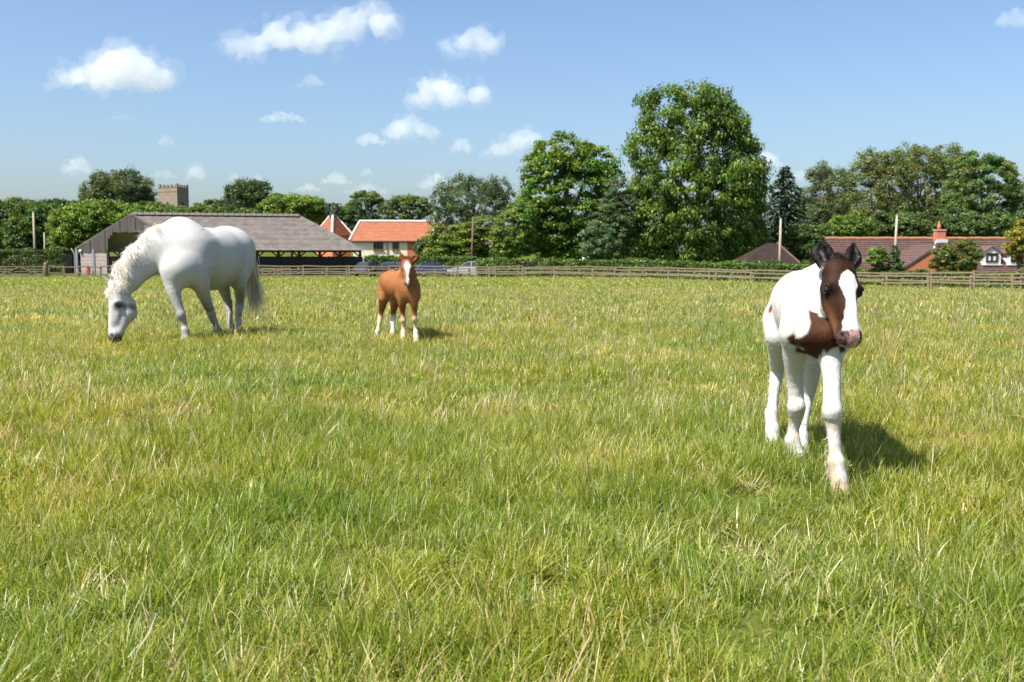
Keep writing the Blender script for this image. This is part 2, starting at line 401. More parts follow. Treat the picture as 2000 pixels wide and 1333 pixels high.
# ------------------------------------------------------------------ church tower
def make_tower():
    Y = 225; gz = -2
    A = P(308, 366, Y+2.8); B = P(345.5, 366, Y); C = P(368, 366, Y+4.2)
    zt = B[2]; A[2] = C[2] = zt; D = A+C-B
    t = thing('church_tower', 'square flint church tower with battlements rising behind the barn', 'church tower', [B[0], B[1], gz])
    cs = [A, B, C, D]; cen = (A+C)/2
    g = G(); g.prism([[c[0], c[1], gz] for c in cs], [0, 0, zt-gz]); g.build('wall', M['stone'], t)
    def ring(z0, z1, out, name):
        g = G(); o = [np.array([*(cen+(c-cen)*(1+out))[:2], z0]) for c in cs]
        g.prism(o, [0, 0, z1-z0]); g.build(name, M['stone'], t)
    ring(zt-.95, zt-.75, .03, 'string_course'); ring(zt, zt+.07, .03, 'parapet_coping')
    for k in range(4):
        a = cs[k]; b = cs[(k+1) % 4]; L, e, nv = face_frame(a, b); n = 5
        if np.dot(nv, cen-a) > 0: nv = -nv
        for i in range(n):
            s = (i+.0)/n*L; w = L/n*.55
            g = G(); p = a+e*(s+.02 if i else .01)+UP*.07
            g.prism([p, p+e*w, p+e*w-nv*.35, p-nv*.35], UP*(.55 if i else .75)); g.build('merlon', M['stone'], t)
    for (a, b, f) in ((A, B, .5), (B, C, .45)):
        L, e, nv = face_frame(a, b)
        if np.dot(nv, cen-a) > 0: nv = -nv
        for nm, w, dz, off, mt in (('window_surround', .62, 0, .05, 'stone'), ('louvre', .40, -.05, .10, 'stone_dark')):
            g = G(); p = a+e*L*f+nv*.0; pts = []
            h0, h1 = zt-5.2, zt-3.7
            pts = [p-e*w+UP*(h0-zt), p+e*w+UP*(h0-zt), p+e*w+UP*(h1-zt)]
            for k in range(1, 6): th = math.pi*k/6; pts.append(p+e*w*math.cos(th)+UP*(h1-zt+w*1.3*math.sin(th)))
            pts.append(p-e*w+UP*(h1-zt)); g.prism(pts, nv*off); g.build(nm, M[mt], t)
make_tower()

# ------------------------------------------------------------------ tiled roof built of overlapping courses
def courses(name, e0, e1, a0, a1, n, m, t, th=.05):
    """roof slope between eave e0-e1 and ridge a0-a1 in n stepped courses of tiles"""
    nv = nrm(np.cross(np.asarray(e1)-e0, np.asarray(a0)-e0)); nv = nv if nv[2] > 0 else -nv
    V = []; Fq = []; k = 26
    rr = np.random.default_rng(3)
    for r in range(n):
        f0, f1 = r/n, min(1, (r+1.12)/n)
        b = len(V)
        for i in range(k+1):
            s = i/k; j = rr.normal(0, .008)
            lo = lerp(lerp(e0, a0, f0), lerp(e1, a1, f0), s); hi = lerp(lerp(e0, a0, f1), lerp(e1, a1, f1), s)
            V += [lo+nv*(th*.35+j), lo+nv*(th+j), hi+nv*(.012)]
        for i in range(k):
            q = b+3*i; Fq += [(q, q+3, q+4, q+1), (q+1, q+4, q+5, q+2)]
    return link(name, mesh_np(name, np.array(V)-ORG[t], Fq), m, t)

def window(t, c, e, nv, w, h, lights, fm, name='window', curtain=False):
    """framed window centred at c on a wall: frame > panes, sill"""
    g = G(); d = nv*.10; c = np.asarray(c, float)
    for s in (-1, 1):
        g.box(c+e*s*(w/2-.04)+d/2, e*.08, nv*.1, UP*h)
    g.box(c+UP*(h/2-.04)+d/2, e*(w-.162), nv*.1, UP*.08); g.box(c-UP*(h/2-.04)+d/2, e*(w-.162), nv*.1, UP*.08)
    for i in range(1, lights): g.box(c+e*(-w/2+w*i/lights)+d/2, e*.06, nv*.09, UP*(h-.17))
    f = g.build(name, fm, t)
    for i in range(lights):
        g = G(); pc = c+e*(-w/2+w*(i+.5)/lights)+nv*.03; g.box(pc, e*(w/lights-.1), nv*.02, UP*(h-.17)); g.build('pane', M['glass'], f)
        if curtain:
            g = G(); g.box(pc+nv*.013-UP*h*.02, e*(w/lights*.62), nv*.004, UP*(h*.6)); g.build('curtain', M['curtain'], f)
    g = G(); g.box(c-UP*(h/2+.05)+nv*.08, e*(w+.16), nv*.2, UP*.08); g.build('sill', fm, f)
    return f

# ------------------------------------------------------------------ red roofed house and pyramid roofed kiln
def make_house():
    Y = 138; gz = -1.5
    E0 = P(682, 471, Y); E1 = P(842, 469.5, Y+1); ze = E0[2]; E1[2] = ze
    R0 = P(702, 434, Y+4.2); R1 = P(848, 432, Y+5.2); R1[2] = R0[2]; zr = R0[2]
    t = thing('brick_house', 'low cream walled house with bright orange tiled roof and brown windows beyond the barn', 'house', [E0[0], E0[1], gz])
    L, e, nv = face_frame(E0, E1); nv = nv if nv[1] < 0 else -nv
    B0 = E0-nv*8.4; B1 = E1-nv*8.4
    courses('roof_slope', E0, E1, R0, R1, 13, M['pantile'], t); courses('roof_slope', B1, B0, R1, R0, 13, M['pantile'], t)
    courses('hip_slope', B0, E0, R0-nv*.1, R0+nv*.1, 13, M['pantile'], t)
    g = G(); g.prism([E0-UP*.1, E1-UP*.1, R1-UP*.1, R0-UP*.1], UP*.085); g.prism([B0-UP*.1, B1-UP*.1, R1-UP*.1, R0-UP*.1], UP*.085); g.build('roof_deck', M['frame_dark'], t)
    g = G(); g.tube([R0+UP*.12, R1+UP*.12], [.17, .17], 8); g.build('ridge_tiles', M['white'], t)
    g = G(); g.tube([R0+UP*.08, E0+UP*.1], [.13, .13], 8); g.build('hip_tiles', M['white'], t)
    g = G(); g.beam(R1+e*.1+UP*.05, E1+e*.1+UP*.02, .1, .3); g.build('barge_board', M['white'], t)
    W0 = E0+e*.5-nv*.22; W1 = E1-e*.4-nv*.22
    wall = lambda s, z: np.array([*(W0+e*s)[:2], z]); LW = np.linalg.norm((W1-W0)[:2])
    split = LW*.72; zb = gz+1.35
    g = G(); g.prism([wall(0, zb+.35), wall(split, zb+.35), wall(split, ze-.1), wall(0, ze-.1)], -nv*7.2); g.build('wall', M['render_wall'], t)
    g = G(); g.prism([wall(split+.002, gz), wall(LW, gz), wall(LW, ze-.1), wall(split+.002, ze-.1)], -nv*7.3-nv*.0); g.build('brick_bay', M['brick'], t)
    g = G(); g.prism([wall(-.05, zb-.45), wall(split-.01, zb-.45), wall(split-.01, zb+.348), wall(-.05, zb+.348)], -nv*7.25+nv*.06); 
    g.v = [tuple(np.array(v)+nv*.05) for v in g.v]; g.build('flint_band', M['brick_pale'], t)
    g = G(); g.prism([wall(0, gz), wall(split, gz), wall(split, zb-.452), wall(0, zb-.452)], -nv*7.2); g.build('plinth', M['render_wall'], t)
    g = G(); g.tube([E0-UP*.08+nv*.06, E1-UP*.08+nv*.06], [.1, .1], 8); g.build('gutter', M['pipe'], t)
    sw = lambda px: np.dot(P(px, 480, Y)[:2]-W0[:2], e[:2])
    for px, w, l in ((738.5, 1.35, 3), (772.5, .9, 2), (816, 1.1, 2)):
        c = wall(sw(px), ze-.72); window(t, c, e, nv, w, 1.0, l, M['frame_brown'])
    g = G(); p = wall(sw(755.5), 0); g.tube([np.array([p[0], p[1], gz])+nv*.12, np.array([p[0], p[1], ze-.1])+nv*.12], [.06, .06], 8); g.build('downpipe', M['pipe'], t)
    # the dark open gable of the wing behind the right end
    Q = P(849, 432, Y+6.5); a = P(838, 446, Y+6); b = P(858, 446, Y+6)
    g = G(); g.prism([Q, a, b], -nv*.2); g.build('dark_gable', M['frame_dark'], t)
    c0 = P(858, 446.3, Y+6.5); c1 = P(872, 446.5, Y+6.5); c2 = P(872, 436, Y+9); c3 = P(852, 435, Y+9)
    courses('wing_roof', c0, c1, c3, c2, 6, M['pantile'], t)
    # kiln
    K = 146; ap = P(650, 415, K); zt = ap[2]
    c0 = P(612, 458, K+.3); c1 = P(648.5, 461, K-3.5); c2 = P(690, 455.5, K-.6); ze = c1[2]; c0[2] = c2[2] = ze; c3 = c0+c2-c1
    t = thing('kiln_house', 'small building with pyramid shaped orange roof topped by a dark open cage', 'outbuilding', [ap[0], ap[1], gz])
    ap = np.array([*((c0+c2)/2)[:2], zt])
    for a, b in ((c0, c1), (c1, c2), (c2, c3), (c3, c0)):
        courses('roof_slope', a, b, ap-UP*.01, ap, 14, M['pantile'], t)
    for k, c in enumerate((c0, c1, c2, c3)):
        g = G(); g.tube([ap+UP*.05, c+UP*.1], [.18 if k == 1 else .12]*2, 8); g.build('hip_tiles', M['lead' if k == 1 else 'white'], t)
    g = G(); cc = (c0+c2)/2; g.prism([np.array([*(cc+(c-cc)*.86)[:2], gz]) for c in (c0, c1, c2, c3)], UP*(ze-gz-.02)); g.build('wall', M['brick'], t)
    g = G(); g.prism([np.array([*(cc+(c-cc)*.97)[:2], ze-.05]) for c in (c0, c1, c2, c3)], UP*.04); g.build('soffit', M['frame_dark'], t)
    g = G(); z = zt-.35
    for sx in (-.55, .55):
        for sy in (-.55, .55): g.beam([ap[0]+sx, ap[1]+sy, z], [ap[0]+sx, ap[1]+sy, zt+1.15], .2, .2)
    g.beam([ap[0]-1.3, ap[1], zt+1.2], [ap[0]+1.2, ap[1], zt+1.2], .9, .12); g.beam([ap[0]-.9, ap[1], zt-.1], [ap[0]-.9, ap[1], zt+1.1], .14, .14)
    g.box([ap[0], ap[1], zt-.1], [1.3, 0, 0], [0, 1.3, 0], [0, 0, .5]); g.build('roof_cage', M['pipe'], t)
make_house()

# ------------------------------------------------------------------ bungalow on the right, dark shed roof
def make_bungalow():
    Y = 84; gz = -1.75
    R0 = P(1612, 467.5, Y+4); R1 = P(2150, 469, Y+4); R1[2] = R0[2]
    E0 = P(1612, 538, Y); E1 = P(2150, 538, Y); E1[2] = E0[2]; ze = E0[2]; zr = R0[2]
    t = thing('bungalow', 'brick bungalow with long brown tiled roof, red chimney and white dormers beyond the fence', 'house', [E0[0], E0[1], gz])
    L, e, nv = face_frame(E0, E1); nv = nv if nv[1] < 0 else -nv
    B0 = E0-nv*8; B1 = E1-nv*8
    courses('roof_slope', E0, E1, R0, R1, 17, M['old_tile'], t, .07); courses('roof_slope', B1, B0, R1, R0, 17, M['old_tile'], t)
    g = G()
    for a, b in ((E0, E1), (B0, B1)): g.prism([a-UP*.12, b-UP*.12, R1-UP*.12, R0-UP*.12], UP*.1)
    g.build('roof_deck', M['frame_dark'], t)
    n = 46; first = None
    for i in range(n):
        if first is None:
            p = lerp(R0, R1, 0); q = lerp(R0, R1, .97/n); g = G(); g.tube([p+UP*.05, q+UP*.05], [.15, .14], 8); first = g.build('ridge_tile', M['ridge'], t); continue
        o = first.copy(); COL.objects.link(o); o.parent = t; k = (R1-R0)*i/n; o.location = [float(k[0]), float(k[1]), float(k[2]+.012*math.sin(i*2.1))]
    W0 = E0+e*.4-nv*.5; W1 = E1-nv*.5
    g = G(); g.prism([[*W0[:2], gz-.4], [*W1[:2], gz-.4], [*W1[:2], ze-.05], [*W0[:2], ze-.05]], -nv*6.9); g.build('wall', M['brick'], t)
    g = G(); g.prism([np.array([*W0[:2], ze-.05]), np.array([*(W0-nv*6.9)[:2], ze-.05]), R0-UP*.1+e*.42], -e*.05); g.build('end_gable', M['brick'], t)
    # projecting gabled wing
    YG = 80.5
    A = P(1834, 481, YG); l = P(1764, 524, YG); r = P(1904, 524, YG); A[2] += .1
    zl = (l[2]+r[2])/2
    g = G(); g.prism([[*l[:2], gz-.4], [*r[:2], gz-.4], [*r[:2], zl], A-UP*.03, [*l[:2], zl]], [0, .3, 0]); g.build('gable_wall', M['brick'], t)
    back = np.array([0, 5.5, 0])
    for s, ex in ((l, 1), (r, -1)):
        s = np.array([s[0]-ex*.25, s[1]-.04, zl-.17]); a = np.array([A[0], A[1]-.04, A[2]])
        courses('wing_slope', s, s+back, a, a+back, 11, M['old_tile'], t, .06)
        g = G(); g.beam(s-np.array([0, .03, -.04]), a-np.array([0, .03, -.04]), .05, .14); g.build('barge_board', M['barn_roof'], t)
    g = G(); p = P(1824.5, 485, YG-.3); g.sphere(p, .14, 10, 6); g.build('gable_lamp', M['lamp'], t, True)
    # chimney
    c = P(1834.5, 470, Y+3.4); zc = P(1834, 448.5, Y+3.4)[2]
    g = G(); g.box([c[0], c[1], (zc+zr-.9)/2], [.76, 0, 0], [0, .8, 0], [0, 0, zc-zr+.9]); ch = g.build('chimney', M['brick'], t)
    g = G(); g.box([c[0], c[1], zc-.06], [.86, 0, 0], [0, .9, 0], [0, 0, .1]); g.build('chimney_cap', M['brick_pale'], ch)
    g = G(); g.tube([[c[0]-.06, c[1], zc+k] for k in (0, .12, .3, .36, .62, .68)], [.12, .15, .17, .12, .10, .12], 12); g.build('chimney_pot', M['terracotta'], ch, True)
    g = G(); g.box([c[0], c[1]-.45, zr-.28], [1.0, 0, 0], [0, .35, -.22], [0, 0, .3]); g.build('flashing', M['lead'], t)
    # dormers
    for px in (1937, 1985.5):
        YD = 85.0; w = 1.56
        f = P(px, 500, YD); zb = P(px, 517, YD)[2]; zw = P(px, 494, YD)[2]; za = P(px, 484, YD)[2]
        g = G(); g.prism([[f[0]-w/2, f[1], zb], [f[0]+w/2, f[1], zb], [f[0]+w/2, f[1], zw], [f[0], f[1], za], [f[0]-w/2, f[1], zw]], [0, 3, 0]); d = g.build('dormer', M['white'], t)
        for s in (-1, 1):
            p = np.array([f[0]+s*(w/2+.16), f[1]-.12, zw-.16]); a = np.array([f[0], f[1]-.12, za+.02]); bk = np.array([0, 3.2, 0])
            g = G(); g.prism([p, p+bk, a+bk, a], [0, 0, .11]); g.build('dormer_roof', M['old_tile'], d)
        g = G(); g.box([f[0]+w/2+.03, f[1]+1.5, (zb+zw)/2], [.06, 0, 0], [0, 2.9, 0], [0, 0, zw-zb-.02]); g.build('shaded_cheek', M['old_tile'], d)  # dark facing on the right cheek only, colouring in its shade
        c2 = np.array([f[0], f[1], (zb+zw)/2+.06]); ee = np.array([1., 0, 0]); nn = np.array([0, -1., 0])
        wi = G(); ww, h = .98, .82
        for s in (-1, 1): wi.box(c2+ee*s*(ww/2-.05)+nn*.06, ee*.1, nn*.12, UP*h)
        wi.box(c2+UP*(h/2-.05)+nn*.06, ee*(ww-.202), nn*.12, UP*.1); wi.box(c2-UP*(h/2-.05)+nn*.06, ee*(ww-.202), nn*.12, UP*.1); wi.box(c2+nn*.055, ee*.07, nn*.1, UP*(h-.21))
        wi.build('window_frame', M['frame_dark'], d)
        for s in (-1, 1):
            g = G(); g.box(c2+ee*s*.22+nn*.03, ee*.36, nn*.02, UP*(h-.22)); g.build('pane', M['glass'], d)
            g = G(); g.box(c2+ee*s*.22+nn*.043-UP*.02, ee*.24, nn*.004, UP*(h*.5)); g.build('curtain', M['curtain'], d)
        g = G(); g.box([f[0], f[1]-.1, zb-.03], [w+.1, 0, 0], [0, .28, 0], [0, 0, .09]); g.build('dormer_sill', M['lead'], d)
    # dark hipped shed
    Y = 92
    a = P(1500, 476, Y+3); b = P(1518, 476, Y+3); e1 = P(1577, 528, Y-1); e0 = P(1440, 528, Y-1); b[2] = a[2]; e0[2] = e1[2]
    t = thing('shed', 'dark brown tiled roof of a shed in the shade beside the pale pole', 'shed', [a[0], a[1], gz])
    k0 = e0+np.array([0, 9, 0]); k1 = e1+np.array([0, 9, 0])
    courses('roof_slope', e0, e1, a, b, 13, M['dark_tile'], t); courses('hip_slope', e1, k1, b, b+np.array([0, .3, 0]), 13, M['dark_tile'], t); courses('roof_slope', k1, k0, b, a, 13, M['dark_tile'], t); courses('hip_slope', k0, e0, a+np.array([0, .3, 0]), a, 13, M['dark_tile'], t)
    g = G(); g.tube([b+UP*.05, e1+UP*.05], [.1, .1], 8); g.build('hip_tiles', M['old_tile'], t)
    g = G(); g.prism([[e0[0]+.5, e0[1]+.5, gz-.2], [e1[0]-.5, e1[1]+.5, gz-.2], [k1[0]-.5, k1[1]-.5, gz-.2], [k0[0]+.5, k0[1]-.5, gz-.2]], [0, 0, e0[2]-gz+.2]); g.build('wall', M['brick'], t)
make_bungalow()

# ------------------------------------------------------------------ trees, bushes, hedges
def leaf_quads(C, Nn, L, W, rng, dirn=None, dw=0.0):
    n = len(C); r = rng.normal(size=(n, 3))
    if dirn is not None: r = r*(1-dw)+np.asarray(dirn)*dw
    t = nrm(r-Nn*np.sum(r*Nn, 1, keepdims=True)); b = np.cross(Nn, t)
    L = L[:, None]; W = W[:, None]
    V = np.stack([C-t*L*.4+b*W*.62+Nn*W*.1, C+t*L*.62, C-t*L*.4-b*W*.62+Nn*W*.1], 1).reshape(-1, 3)
    return V, np.arange(3*n).reshape(n, 3)
def crown(blobs, lumps, lr, per, leaf, base, rng, style='broad', wind=0.0, fill=.25, asp=.6, hue=.12, zf=.75):
    """leaves on many small lumps spread over the union of ellipsoids; returns verts, faces, colours"""
    B = np.array([b[0] for b in blobs]); S = np.array([b[1] for b in blobs])
    wgt = (S[:, 0]*S[:, 2]); wgt = wgt/wgt.sum()
    if style == 'droop': zf = 1.15
    if style == 'wind': fill = max(fill, .42); zf = 1.25; lumps = int(lumps*1.1)
    LC = []; tries = 0; allw = []; lumps = int(lumps*1.75); lr = (lr[0]*.75, lr[1]*.8)
    while len(LC) < lumps and tries < lumps*8:
        tries += 1; k = rng.choice(len(B), p=wgt); d = nrm(rng.normal(size=3))
        u = rng.uniform(.84, 1.04) if rng.random() > fill else rng.uniform(.3, .75)
        c = B[k]+S[k]*d*u
        q = np.linalg.norm((c-B)/S, axis=1); q[k] = 1
        if u > .8 and (q < .72).any(): continue
        if d[1] > .35 and rng.random() < .5: continue
        LC.append(c); allw.append(d)
    LC = np.array(LC); n = len(LC); per = int(per*1.75); leaf = leaf*.68
    LR = rng.uniform(lr[0], lr[1], n)
    lum = np.clip(1+.22*rng.normal(size=n), .6, 1.5); yel = np.clip(rng.normal(0, hue, n), -.25, .3)
    N = n*per; li = np.repeat(np.arange(n), per)
    d = nrm(rng.normal(size=(N, 3))); d[:, 2] = np.where(d[:, 2] < -.35, -d[:, 2]*.6, d[:, 2]); d = nrm(d)
    rad = LR[li]*rng.random(N)**.45*np.where(rng.random(N) < .2, 1.3, 1)
    C = LC[li]+d*rad[:, None]*np.array([1, 1, zf])
    if style == 'broad':
        Nn = nrm(d*.8+rng.normal(size=(N, 3))*.55+np.array([0, 0, .45])); dirn = None; dw = 0
    elif style == 'droop':
        Nn = nrm(d*1.0+rng.normal(size=(N, 3))*.45); dirn = np.array([.15, 0, -1]); dw = .72
    elif style == 'wind':
        Nn = nrm(d*.7+rng.normal(size=(N, 3))*.7+np.array([0, 0, .3])); dirn = np.array([.9, -.1, .25]); dw = .72
    else:
        Nn = nrm(rng.normal(size=(N, 3))*.35+np.array([0, 0, .9])+d*.4); dirn = None; dw = 0
    Ls = leaf*rng.uniform(.65, 1.3, N); W = Ls*asp*rng.uniform(.8, 1.2, N)
    V, Fq = leaf_quads(C, Nn, Ls, W, rng, dirn, dw)
    c = np.array(base)[None]*(lum[li]*np.clip(1+.2*rng.normal(size=N), .5, 1.6))[:, None]
    c[:, 0] *= 1+yel[li]*1.2; c[:, 2] *= 1-yel[li]
    return V, Fq, np.repeat(c, 3, 0)
def trunk(t, base, top, r, limbs, rng, m='bark'):
    g = G(); base = np.asarray(base, float); top = np.asarray(top, float); k = 7
    pts = [lerp(base, top, i/(k-1))+np.array([*rng.normal(0, r*.35, 2), 0])*(0 < i) for i in range(k)]
    pts[0][2] -= .3
    g.tube(pts, [r*(1.25 if i == 0 else 1-.75*i/(k-1)) for i in range(k)], 9)
    for q in limbs:
        i = rng.integers(2, 5); a = pts[i]; mid = lerp(a, q, .5)+np.array([0, 0, -.4*r*2])
        g.tube([a, mid, q], [r*.45, r*.3, r*.1], 6)
    g.build('trunk', M[bark_of(m)], t, True)
def bark_of(m): return m
def tree(name, label, cat, Y, blobs, base, seed, lumps, lr, per, leaf, group=None, style='broad', mt='leaf', tr=None, tpx=None, asp=.6, hue=.12, dep=.9, fill=.25, zf=.75, gz=None, extra_trunks=()):
    """blobs: (px, py, half width px, half height px[, depth shift]); the first is the main mass"""
    rng = np.random.default_rng(seed); s = Y/F
    bl = []
    for b in blobs:
        dz = b[4] if len(b) > 4 else 0
        c = P(b[0], b[1], Y+dz); bl.append((c, np.array([b[2]*s, max(b[2]*s*dep, b[3]*s*.4), b[3]*s])))
    px = tpx if tpx is not None else blobs[0][0]
    p = P(px, HZ, Y); z0 = float(ground(p[0], p[1])) if gz is None else gz; p[2] = z0
    t = thing(name, label, cat, p, group)
    if tr:
        top = bl[0][0]+np.array([0, 0, bl[0][1][2]*.55]); top = np.array([lerp(p, top, .8)[0], p[1], top[2]])
        limbs = [b[0]+np.array([0, 0, 0]) for b in bl[1:6]]+[bl[0][0]+bl[0][1]*np.array([sx, sy, .2])*.7 for sx, sy in ((-1, .2), (1, -.3), (.3, -1), (-.4, .9))]
        trunk(t, p, top, tr, limbs, rng)
        for ex, ey in extra_trunks:
            q = P(ex, HZ, Y+ey); q[2] = z0; tp = P(ex+rng.uniform(-6, 6), blobs[0][1]-blobs[0][3]*.4, Y+ey); trunk(t, q, tp, tr*.7, [], rng)
    V, Fq, c = crown(bl, lumps, lr, per, leaf, base, rng, style, asp=asp, hue=hue, fill=fill, zf=zf)
    k = V[:, 2].reshape(-1, 3).min(1) > z0+.02
    Fq = Fq[k]
    link('crown', mesh_np('crown', V-ORG[t], Fq, c), M[mt], t)
    return t
GD = (.085, .14, .018); GM = (.108, .172, .024); GY = (.13, .20, .028); GG = (.09, .13, .05); GB = (.040, .066, .030); GO = (.13, .165, .07)
# the two big broadleaved trees and what grows round their feet
tree('lime_tree', 'tallest broad green tree with towering domed crown right of centre', 'tree', 108,
     [(1360, 370, 118, 150), (1345, 245, 92, 75), (1400, 260, 55, 60), (1290, 300, 62, 48), (1430, 350, 62, 85), (1285, 430, 70, 88), (1425, 440, 62, 80), (1360, 470, 100, 55), (1262, 205, 18, 18), (1468, 380, 30, 55), (1462, 485, 36, 40), (1255, 470, 48, 50), (1235, 330, 20, 22)],
     GM, 11, 480, (.75, 1.5), 62, .46, tr=.55, style='droop', asp=.5, dep=.75, hue=.06)
tree('broadleaf_tree', 'second tallest dense green tree left of the tallest one', 'tree', 112,
     [(1108, 400, 88, 112), (1100, 318, 62, 52), (1150, 330, 48, 46), (1055, 340, 36, 42), (1165, 400, 46, 70), (1060, 440, 52, 68), (1130, 470, 78, 48), (1195, 330, 16, 18)],
     (.11, .185, .018), 12, 330, (.7, 1.3), 60, .40, tr=.5, asp=.65, dep=.75)
tree('hawthorn_bush', 'leafy light green bush at the left foot of the second tallest tree', 'bush', 108, [(1005, 455, 40, 52), (1020, 425, 28, 26), (985, 480, 28, 30)], GY, 13, 110, (.45, .85), 55, .30, tr=.12)
tree('willow_bush', 'grey green bush between the two big trees', 'bush', 106, [(1190, 455, 40, 62), (1165, 478, 32, 42), (1215, 420, 26, 40), (1205, 370, 22, 26)], (.10, .15, .065), 14, 130, (.4, .8), 55, .30, tr=.12, asp=.5)
tree('feathery_tree', 'open feathery tree with gaps of sky left of the big trees', 'tree', 128,
     [(925, 408, 66, 50), (960, 372, 34, 22), (880, 390, 36, 34), (910, 362, 24, 14), (985, 400, 22, 34), (870, 430, 34, 34), (905, 350, 8, 7)], (.09, .135, .05), 15, 200, (.45, .95), 42, .36, tr=.3, style='wind', asp=.38, fill=.15)
tree('golden_conifer', 'low spreading yellow green conifer beside the orange roofed house', 'conifer', 118, [(905, 478, 48, 40), (880, 488, 42, 30), (935, 462, 34, 40), (855, 470, 24, 32), (950, 492, 30, 26)], (.14, .195, .03), 16, 150, (.7, 1.5), 50, .40, style='flat', zf=.32, asp=.5, mt='leaf', tr=.15)
# conifer and wood on the right
def conifer():
    rng = np.random.default_rng(21); Y = 122; s = Y/F
    p = P(1530, HZ, Y); p[2] = float(ground(p[0], p[1])); top = P(1529, 327, Y)
    t = thing('cedar_tree', 'dark blue green conifer with layered drooping branches right of the tallest tree', 'conifer', p)
    trunk(t, p, top, .35, [], rng)
    Vs = []; Fs = []; Cs = []; nb = 0
    for k in range(150):
        f = (k+.5)/150; z = lerp(p[2]+1, top[2], f)[()] if False else (p[2]+1)*(1-f)+top[2]*f
        rmax = (66*s)*((1-f)**.55)*rng.uniform(.7, 1.15)+.3; a = k*2.4+rng.uniform(-.3, .3)
        m = int(70*(1-f)+18); u = rng.random(m)**.6
        sd = rng.normal(0, .16, m)*rmax
        x = p[0]+math.cos(a)*rmax*u-math.sin(a)*sd*u; y = p[1]+math.sin(a)*rmax*u+math.cos(a)*sd*u
        C = np.stack([x, y, z-.35*rmax*u**2+rng.normal(0, .10, m)], 1)
        Nn = nrm(np.array([0, 0, 1.0])+rng.normal(size=(m, 3))*.4)
        V, Fq = leaf_quads(C, Nn, rng.uniform(.4, .75, m), rng.uniform(.16, .3, m), rng, np.array([math.cos(a), math.sin(a), -.3]), .7)
        Vs.append(V); Fs.append(Fq+nb); nb += len(V); Cs.append(np.repeat(np.array(GB)[None]*rng.uniform(.75, 1.4, (m, 1)), 3, 0))
    link('crown', mesh_np('crown', np.concatenate(Vs)-ORG[t], np.concatenate(Fs), np.concatenate(Cs)), M['needle'], t)
conifer()
wood = 'tall windblown trees in the wood behind the bungalow'
tree('poplar_tree', 'slim pale green poplar leaning in the wind next to the dark conifer', 'tree', 150, [(1592, 395, 34, 62), (1605, 350, 22, 26), (1580, 430, 32, 40)], GO, 31, 150, (.5, 1.1), 46, .44, wood, 'wind', tr=.25, asp=.35, fill=.2)
tree('poplar_tree', 'small grey green poplar with gaps between the slim poplar and the tall wood', 'tree', 156, [(1642, 400, 32, 62), (1650, 360, 22, 26), (1630, 440, 30, 36)], GO, 32, 120, (.5, 1.1), 44, .46, wood, 'wind', tr=.25, asp=.35, fill=.2)
tree('willow_tree', 'tall olive willow forming the left shoulder of the wood', 'tree', 152, [(1715, 390, 60, 90), (1690, 455, 62, 50), (1740, 420, 40, 60), (1700, 335, 34, 38), (1740, 330, 36, 36), (1690, 430, 48, 50)], (.15, .18, .055), 33, 250, (.6, 1.3), 52, .48, wood, 'wind', tr=.35, asp=.35, fill=.3, extra_trunks=((1703, 3), (1732, -2)))
tree('willow_tree', 'highest olive willow at the middle top of the wood', 'tree', 158, [(1790, 380, 68, 94), (1770, 455, 62, 50), (1820, 420, 40, 60), (1775, 325, 42, 40), (1815, 325, 44, 38), (1800, 430, 60, 45)], (.15, .18, .055), 34, 260, (.6, 1.3), 52, .48, wood, 'wind', tr=.35, asp=.35, fill=.3, extra_trunks=((1770, 2), (1812, -2)))
tree('willow_tree', 'olive willow with thin stems between the highest willow and the round dark tree', 'tree', 162, [(1850, 385, 54, 92), (1850, 455, 62, 50), (1858, 335, 38, 42), (1840, 430, 46, 40)], (.145, .18, .055), 36, 200, (.6, 1.3), 50, .48, wood, 'wind', tr=.3, asp=.35, fill=.3)
tree('poplar_tree', 'round deep green tree at the right end of the wood', 'tree', 142, [(1915, 385, 66, 82), (1930, 465, 62, 36), (1905, 335, 40, 34), (1945, 360, 40, 48), (1890, 430, 52, 48), (1965, 395, 24, 42)], (.105, .16, .04), 35, 280, (.6, 1.2), 54, .44, wood, 'broad', tr=.35, asp=.5, extra_trunks=((1890, 2), (1938, -2)))
tree('poplar_tree', 'half cut off grey green tree at the right picture edge', 'tree', 150, [(1995, 410, 26, 48), (2030, 395, 40, 60), (1985, 440, 30, 30)], GO, 37, 110, (.5, 1.1), 46, .42, wood, 'wind', tr=.25, asp=.4)
tree('undergrowth_bush', 'bright green bush above the bungalow roof left of the pole', 'bush', 128, [(1672, 445, 26, 28), (1640, 450, 26, 24), (1690, 448, 18, 18)], GY, 41, 90, (.4, .9), 50, .34, tr=.1)
tree('undergrowth_bush', 'dark green shrub right of the shed roof', 'bush', 112, [(1580, 480, 34, 34), (1555, 465, 24, 26), (1600, 470, 22, 30)], (.07, .115, .025), 42, 90, (.4, .9), 50, .34, tr=.1)
for i, (px, lab) in enumerate(((1745, 'dark low thicket behind the bungalow ridge left of the chimney'), (1800, 'dark low thicket just left of the chimney pot'), (1880, 'dark low thicket behind the ridge right of the chimney'), (1950, 'dark low thicket behind the dormers'))):
    tree('thicket_bush', lab, 'bush', 134+2*(i % 2), [(px, 456-9*(i % 2), 40, 30), (px+22, 446+8*(i % 2), 26, 26), (px-24, 440+(i*37) % 17, 24, 24)], (.085, .125, .035), 50+i, 90, (.5, 1.1), 46, .42, 'thickets at the foot of the wood', tr=.1)
tree('round_shrub', 'large mixed green and reddish shrub in front of the brick gable', 'shrub', 77, [(1866, 505, 44, 30), (1848, 512, 30, 28), (1888, 500, 26, 30)], (.13, .155, .035), 61, 130, (.25, .5), 60, .20, tr=.08, hue=.3, asp=.45)
